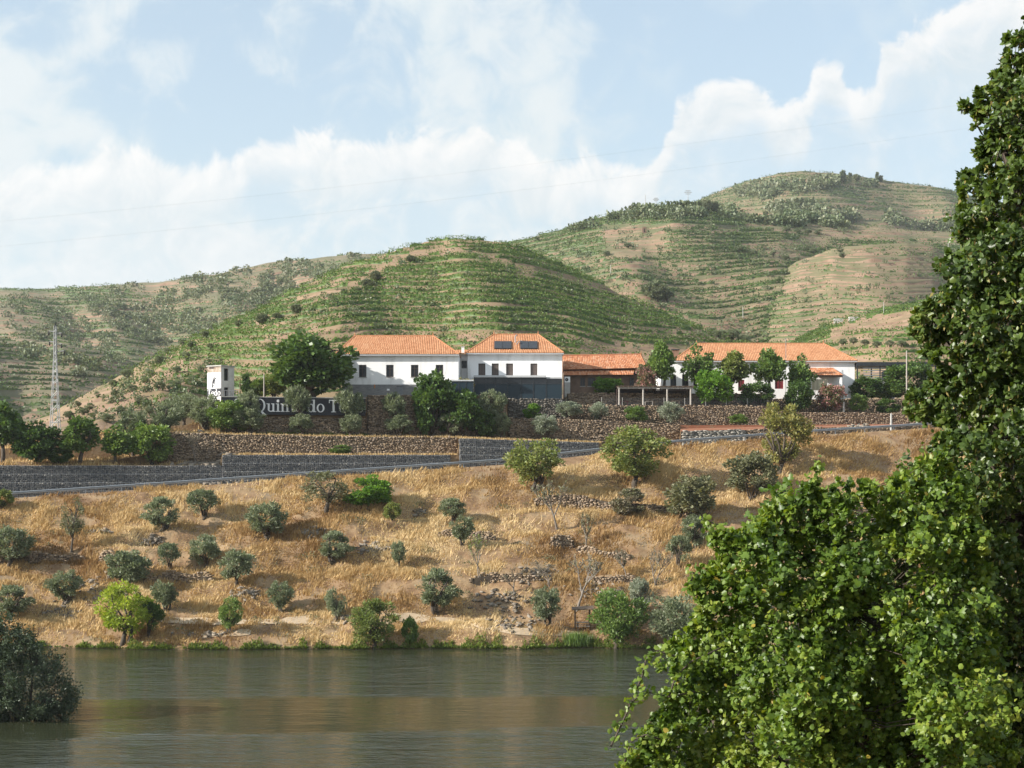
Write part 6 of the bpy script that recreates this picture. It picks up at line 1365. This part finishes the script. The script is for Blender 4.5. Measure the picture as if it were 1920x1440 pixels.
def leaves6(P, D, S, L, Wd):
    """rounded leaf folded on its midrib"""
    N = np.cross(D, S); e = lambda a, s_, u: P + D * (L * a)[:, None] + S * (Wd * s_)[:, None] + N * (Wd * u)[:, None]
    V = np.stack([e(0, 0, 0), e(.30, .92, .30), e(.72, .80, .22), e(1, 0, -.12), e(.72, -.80, .22), e(.30, -.92, .30)], 1); n = len(P); b = np.arange(n)[:, None] * 6
    return V.reshape(-1, 3), np.concatenate([b + np.array([0, 1, 2, 3]), b + np.array([0, 3, 4, 5])])
def leaves_lobed(P, D, S, L, Wd):
    N = np.cross(D, S); e = lambda a, s_, u: P + D * (L * a)[:, None] + S * (Wd * s_)[:, None] + N * (Wd * u)[:, None]
    V = np.stack([e(.06, 0, 0), e(-.06, .62, .2), e(.34, 1.0, .3), e(.42, .52, .12), e(.80, .62, .18), e(.72, .22, .03), e(1.05, 0, -.15), e(.72, -.22, .03), e(.80, -.62, .18), e(.42, -.52, .12), e(.34, -1.0, .3), e(-.06, -.62, .2)], 1); n = len(P); b = np.arange(n)[:, None] * 12
    return V.reshape(-1, 3), [np.concatenate([b + np.array([0, 1, 2, 3]), b + np.array([0, 3, 4, 5]), b + np.array([0, 7, 8, 9]), b + np.array([0, 9, 10, 11])]), b + np.array([0, 5, 6, 7])]
def sprays(poly, Y0, depth, nspray, per, rad, seed, voids=-.35, hole=()):
    """leafy sprays filling the crown volume, with dark gaps between them"""
    r = np.random.default_rng(seed); xs = [p[0] for p in poly]; ys = [p[1] for p in poly]; C = []
    edge = poly + [poly[0]]
    while len(C) < nspray:
        px, py = r.uniform(min(xs), max(xs), 400), r.uniform(min(ys), max(ys), 400); d = dist_poly(px, py, edge); ok = inpoly(px, py, poly) & (d > 15)
        ok &= fbm(px / 95., py / 75., 2, seed) > voids + .5 * (d < 40) * -1
        for h in hole: ok &= ~((np.hypot((px - h[0]) / h[2], (py - h[1]) / h[3]) < 1) & (r.random(400) < .93))
        px, py, d = px[ok], py[ok], d[ok]; th = np.clip(d / 240, .12, 1) * depth; bump = fbm(px / 120., py / 100., 2, seed + 5)
        Y = Y0 + bump * .55 * th + r.uniform(-.5, .8, len(px)) * th; sc_ = Y0
        for a in zip(X(px, sc_) * (Y / Y0) ** .35, Y, Zp(py, sc_) + (Y - Y0) * .02, np.clip(d / 60, .35, 1)): C.append(a)
    C = np.array(C[:nspray]); n = nspray; sd = unit(np.stack([r.normal(-.5, .5, n), r.normal(-.45, .5, n), r.normal(.15, .45, n)], -1)); ln = rad * (.7 + .6 * r.random(n)) * C[:, 3]
    return C[:, :3], sd, ln
def lobes(poly, Y0, depth, nl, rl, per, seed, hole=(), space=.55):
    """rounded leafy boughs; only their outer side carries sprays, so deep shade stays between them"""
    r = np.random.default_rng(seed); xs = [p[0] for p in poly]; ys = [p[1] for p in poly]; edge = poly + [poly[0]]; C = []; k = F / Y0; tries = 0
    while len(C) < nl and tries < 16000:
        tries += 1; px, py = r.uniform(min(xs), max(xs)), r.uniform(min(ys), max(ys))
        if not inpoly(px, py, poly): continue
        d = float(dist_poly(px, py, edge)); rad = rl * r.uniform(.55, 1.35) * min(1, max(.32, d / 62))
        if d < rad * k * .55 or any(((px - h[0]) / h[2]) ** 2 + ((py - h[1]) / h[3]) ** 2 < 1 for h in hole): continue
        if any(math.hypot(px - c[0], py - c[1]) < (rad + c[2]) * k * space * (1 - .35 * (tries > 5000)) for c in C): continue
        C.append((px, py, rad, d))
    P0, sd, ln, tone = [], [], [], []
    for px, py, rad, d in C:
        Y = Y0 + depth * (float(fbm(px / 130., py / 110., 2, seed + 5)) * .6 + r.uniform(-.25, .35)) * min(1, .25 + d / 160); c = np.array([X(px, Y0), Y, Zp(py, Y0)]); n = max(5, int(per * (rad / rl) ** 1.6))
        dr = unit(r.normal(size=(n, 3)) + np.array([-.38, -.62, .42])); P0.append(c + dr * (rad * r.uniform(.45, .92, n))[:, None] * np.array([1.1, 1, .8])); sd.append(unit(dr + r.normal(size=(n, 3)) * .45 + np.array([-.1, -.1, -.05]))); ln.append(rad * r.uniform(.45, .8, n)); tone.append(np.full(n, r.normal(0, .13)))
    return np.concatenate(P0), np.concatenate(sd), np.concatenate(ln), np.concatenate(tone)
def fill(P0, sd, ln, per, L, jit):
    n = len(P0); q = rng.random((n, per)) * 1.15 - .1; P = P0[:, None] + sd[:, None] * (q * ln[:, None])[..., None] + rng.normal(size=(n, per, 3)) * jit * (1.1 - .5 * q)[..., None] * (ln / ln.max())[:, None, None]
    D = unit(sd[:, None] * .45 + rng.normal(size=(n, per, 3)) * .75 + np.array([-.12, -.1, -.15])); P = P.reshape(-1, 3); D = D.reshape(-1, 3); N0 = unit(np.repeat(sd, per, 0) * .5 + np.array([-.4, -.45, .6]) + rng.normal(size=P.shape) * .5); S = unit(np.cross(D, N0)); return P, D, S, np.repeat(rng.normal(0, .13, n), per)
def twigs(P0, sd, ln, hub, m, par, every=1, r=.012, name='branches'):
    b = MB(); hubs = np.array(hub)
    for i in range(0, len(P0), every):
        p = Vector(P0[i]); e = p + Vector(sd[i]) * ln[i]; h = Vector(hubs[np.argmin(((hubs - P0[i]) ** 2).sum(1))]); m_ = h.lerp(p, .55) + Vector((0, 0, -.1)); b.tube([h, m_, p, e], [r, r * .7, r * .45, r * .15], 3, cap=False)
    return b.part(name, m, par, smooth=True)
def alder():
    Y0 = 13.6; bx, bz = X(2060, Y0), 8.6; o = thing('alder_tree', 'tall glossy dark green broadleaf tree filling the right edge in the foreground', 'tree', (bx, Y0 + .6, bz))
    tr = [Vector((bx, Y0 + .6, bz - .4)), Vector((bx - .1, Y0 + .5, 12)), Vector((bx - .15, Y0 + .4, 15.5)), Vector((bx - .25, Y0 + .4, 18)), Vector((bx - .3, Y0 + .4, 20))]; MB().tube(tr, [.24, .2, .15, .09, .03], 10).part('trunk', M['bark'], o, smooth=True)
    hub = []
    for px, py, zz in [(1905, 250, 17.2), (1880, 470, 16.4), (1800, 580, 15.4), (1850, 760, 14.8), (1780, 950, 13.4), (1700, 1150, 12.4), (1850, 1200, 12.2), (1600, 1330, 11.6), (1900, 1000, 13.6), (1750, 1350, 11.4)]:
        e = Vector((X(px, Y0), Y0 + RN.uniform(.4, .9), Zp(py, Y0))); s_ = Vector((bx - .15, Y0 + .4, zz)); m_ = s_.lerp(e, .5) + Vector((0, 0, .12)); MB().tube([s_, m_, e], [.06, .045, .025], 6).part('limb', M['bark'], o, smooth=True); hub += [e, m_, s_.lerp(e, .75)]
    P0, sd, ln, tone = lobes(ALDER, Y0, 1.2, 460, .25, 22, 17, [(1790, 1105, 95, 52), (1690, 1330, 80, 34), (1885, 600, 18, 26)])
    Q0, qd, ql = sprays([(1790, 760), (1740, 850), (1600, 920), (1460, 965), (1400, 1060), (1380, 1180), (1330, 1300), (1290, 1500), (2150, 1500), (2150, 640), (1900, 520), (1850, 640)], Y0 + 1.7, 1.3, 1500, 0, .4, 23, -1.5)
    U0, ud, ul = sprays([(1885, 110), (1850, 220), (1835, 300), (1825, 400), (1800, 500), (1760, 570), (1740, 610), (1790, 660), (1790, 800), (1850, 850), (2100, 850), (2100, 250), (1950, 100)], Y0 + .8, .8, 800, 0, .34, 41, -1.5)
    Q0, qd, ql = np.concatenate([Q0, U0]), np.concatenate([qd, ud]), np.concatenate([ql, ul])
    P0 = np.concatenate([P0, Q0]); sd = np.concatenate([sd, qd]); ln = np.concatenate([ln, ql]); tone = np.concatenate([tone, np.zeros(len(Q0))])
    twigs(P0, sd, ln, hub, M['bark'], o, 7, .007)
    P, D, S, rv = fill(P0, sd, ln, 23, 0, .05); rv = rv + np.repeat(tone, 23); L = .052 * (.6 + .7 * rng.random(len(P))); V, Fq = leaves6(P, D, S, L, L * .40)
    V = V - np.array(o.location); link('crown', npmesh('crown', V, Fq, M['alder'], rnd=np.tile(np.clip(.42 + rv + rng.normal(0, .2, len(P)), 0, 1), 2)), o)
    # yellow-brown catkins among the upper leaves
    k = rng.random(len(P)) < .10; Pc = P[k]; Dc = unit(np.array([0, 0, -1.]) + rng.normal(size=Pc.shape) * .4); l = .045 + .03 * rng.random(len(Pc)); V, Fq = cards(Pc, Dc, rside(Dc), l, l * .16)
    c = link('catkins', npmesh('catkins', V - np.array(o.location), Fq, M['yellowing'], rnd=np.clip(rng.normal(.7, .2, len(Pc)), 0, 1)), o); c['kind'] = 'stuff'
alder()
def grapevine():
    Y0 = 12.4; bx, bz = X(1750, Y0), 9.0; o = thing('wild_grapevine', 'light green climbing vine sprawling leftwards in front of the dark tree', 'vine', (bx, Y0, bz)); hub = []
    for px, py in [(1600, 950), (1480, 1000), (1400, 1080), (1380, 1200), (1330, 1300), (1300, 1400), (1500, 1250), (1600, 1150), (1450, 1400), (1650, 1350)]:
        e = Vector((X(px, Y0), Y0 + RN.uniform(.45, .9), Zp(py, Y0))); s_ = Vector((bx, Y0 + .6, bz)); m_ = s_.lerp(e, .55) + Vector((.15, 0, .25)); MB().tube([s_, m_, e], [.035, .025, .014], 6).part('stem', M['bark'], o, smooth=True); hub += [e, m_.lerp(e, .5)]
    P0, sd, ln, tone = lobes(VINE, Y0, 1.1, 260, .25, 22, 29, [(1440, 1130, 46, 22), (1560, 1290, 60, 26), (1330, 1390, 44, 18), (1640, 1180, 60, 40), (1710, 1080, 70, 50), (1500, 1010, 40, 20)])
    # trailing shoots hanging out over the river
    sh = []
    for pts in [[(1260, 1225), (1230, 1215), (1208, 1228), (1200, 1262), (1188, 1290)], [(1300, 1290), (1250, 1300), (1205, 1290), (1180, 1310), (1165, 1345), (1142, 1392)], [(1240, 1380), (1205, 1370), (1180, 1382), (1168, 1420)], [(1345, 985), (1320, 975), (1325, 1000)], [(1300, 1100), (1288, 1092), (1296, 1070)], [(1525, 900), (1518, 878), (1526, 862)], [(1345, 1210), (1290, 1235), (1262, 1262), (1250, 1300)]]:
        q = [Vector((X(a, Y0), Y0 - .2, Zp(b_, Y0))) for a, b_ in pts]; MB().tube(q, .007, 4).part('shoot', M['bark'], o, smooth=True)
        for a, b_ in zip(q, q[1:]):
            for t in np.arange(0, 1, .2): sh.append(a.lerp(b_, t))
    sh = np.array([tuple(v) for v in sh]); sh = np.repeat(sh, 4, 0) + rng.normal(size=(len(sh) * 4, 3)) * .035
    twigs(P0, sd, ln, hub, M['bark'], o, 7, .006)
    P, D, S, rv = fill(P0, sd, ln, 23, 0, .05); rv = rv + np.repeat(tone, 23); n2 = len(sh); P = np.concatenate([P, sh]); Ds = unit(np.array([-.3, -.2, -.5]) + rng.normal(size=(n2, 3)) * .6); D = np.concatenate([D, Ds]); S = np.concatenate([S, unit(np.cross(Ds, np.array([-.3, -.7, .6]) + rng.normal(size=(n2, 3)) * .5))]); rv = np.concatenate([rv, np.full(n2, .12)])
    big = rng.random(len(P)) < .16; L = np.where(big, .060, .043) * (.65 + .6 * rng.random(len(P))); R_ = np.clip(.40 + rv * .9 + rng.normal(0, .15, len(P)), 0, .74); R_[rng.random(len(P)) < .006] = 1.0
    V1, F1 = leaves_lobed(P[big], D[big], S[big], L[big], L[big] * .5); V2, F2 = leaves6(P[~big], D[~big], S[~big], L[~big], L[~big] * .44)
    Ro = R_[~big]; Rb = R_[big]; V = np.concatenate([V1, V2]) - np.array(o.location)
    F2 = F2 + len(V1); quads = np.concatenate([F1[0], F1[1], F2]); rr = np.concatenate([np.tile(Rb, 4), Rb, np.tile(Ro, 2)])
    link('foliage', npmesh('foliage', V, quads, M['grape'], rnd=rr), o)
grapevine()
def willow():
    Y0 = 109.; x = X(40, Y0); o = thing('willow_bush', 'big dark willow bush standing in the river at the left edge', 'bush', (x, Y0 + 1, -.1)); out = [(-220, 1160), (-60, 1150), (20, 1166), (60, 1190), (92, 1218), (118, 1262), (142, 1296), (146, 1330), (138, 1364), (-240, 1364)]
    C = []; r = np.random.default_rng(3); edge = out + [out[0]]
    while len(C) < 760:
        px, py = r.uniform(-240, 150, 200), r.uniform(1150, 1364, 200); d = dist_poly(px, py, edge); ok = inpoly(px, py, out) & (d > 5) & (fbm(px / 40., py / 40., 2, 9) > -1.0)
        for a, b_, dd in zip(px[ok], py[ok], d[ok]): Y = Y0 + r.uniform(-1, 1) * min(2.6, .4 + dd / 30); C.append((X(a, Y0), Y, Zp(b_, Y0)))
    C = np.array(C); sd = unit(np.stack([r.normal(.15, .5, len(C)), r.normal(-.3, .5, len(C)), r.normal(.5, .4, len(C))], -1)); ln = .7 * (.6 + .8 * r.random(len(C)))
    hub = [(x - 1, Y0 + .6, 1.0), (x + .6, Y0 + .3, 1.2), (x + 1.6, Y0, 1.6), (x - .5, Y0, 3.), (x + .8, Y0, 3.4), (x - 2.5, Y0, 3.2)]
    b = MB()
    for h in hub: b.tube([(x + (h[0] - x) * .3, Y0 + .8, -.6), h], [.12, .05], 6)
    b.part('trunk', M['bark'], o); twigs(C, sd, ln, hub, M['bark'], o, 2, .03)
    n, per = len(C), 90; q = rng.random((n, per)); P = (C[:, None] + sd[:, None] * (q * ln[:, None])[..., None] + rng.normal(size=(n, per, 3)) * .17).reshape(-1, 3); D = unit(np.repeat(sd, per, 0) * .8 + rng.normal(size=P.shape) * .55); L = .20 * (.6 + .7 * rng.random(len(P))); V, Fq = cards(P, D, rside(D), L, L * .22)
    link('crown', npmesh('crown', V - np.array(o.location), Fq, M['willow'], rnd=np.clip(np.repeat(rng.normal(.45, .16, n), per) + rng.normal(0, .15, len(P)), 0, 1)), o)
willow()

# ------------------------------------------------------------------ the air between
def haze():
    m = bpy.data.materials.new('haze'); m.use_nodes = True; T = NT(m.node_tree); T.n.clear(); out = T.new('ShaderNodeOutputMaterial'); v = T.new('ShaderNodeVolumePrincipled')
    v.inputs['Color'].default_value = (.86, .92, 1.0, 1); v.inputs['Density'].default_value = .00008; v.inputs['Anisotropy'].default_value = .25; T.l.new(v.outputs[0], out.inputs['Volume'])
    o = link('haze', MB().box(-1400, 1400, -60, 2450, -5, 300).mesh('haze', m)); tag(o, 'thin blue summer haze over the valley', kind='stuff')
haze()
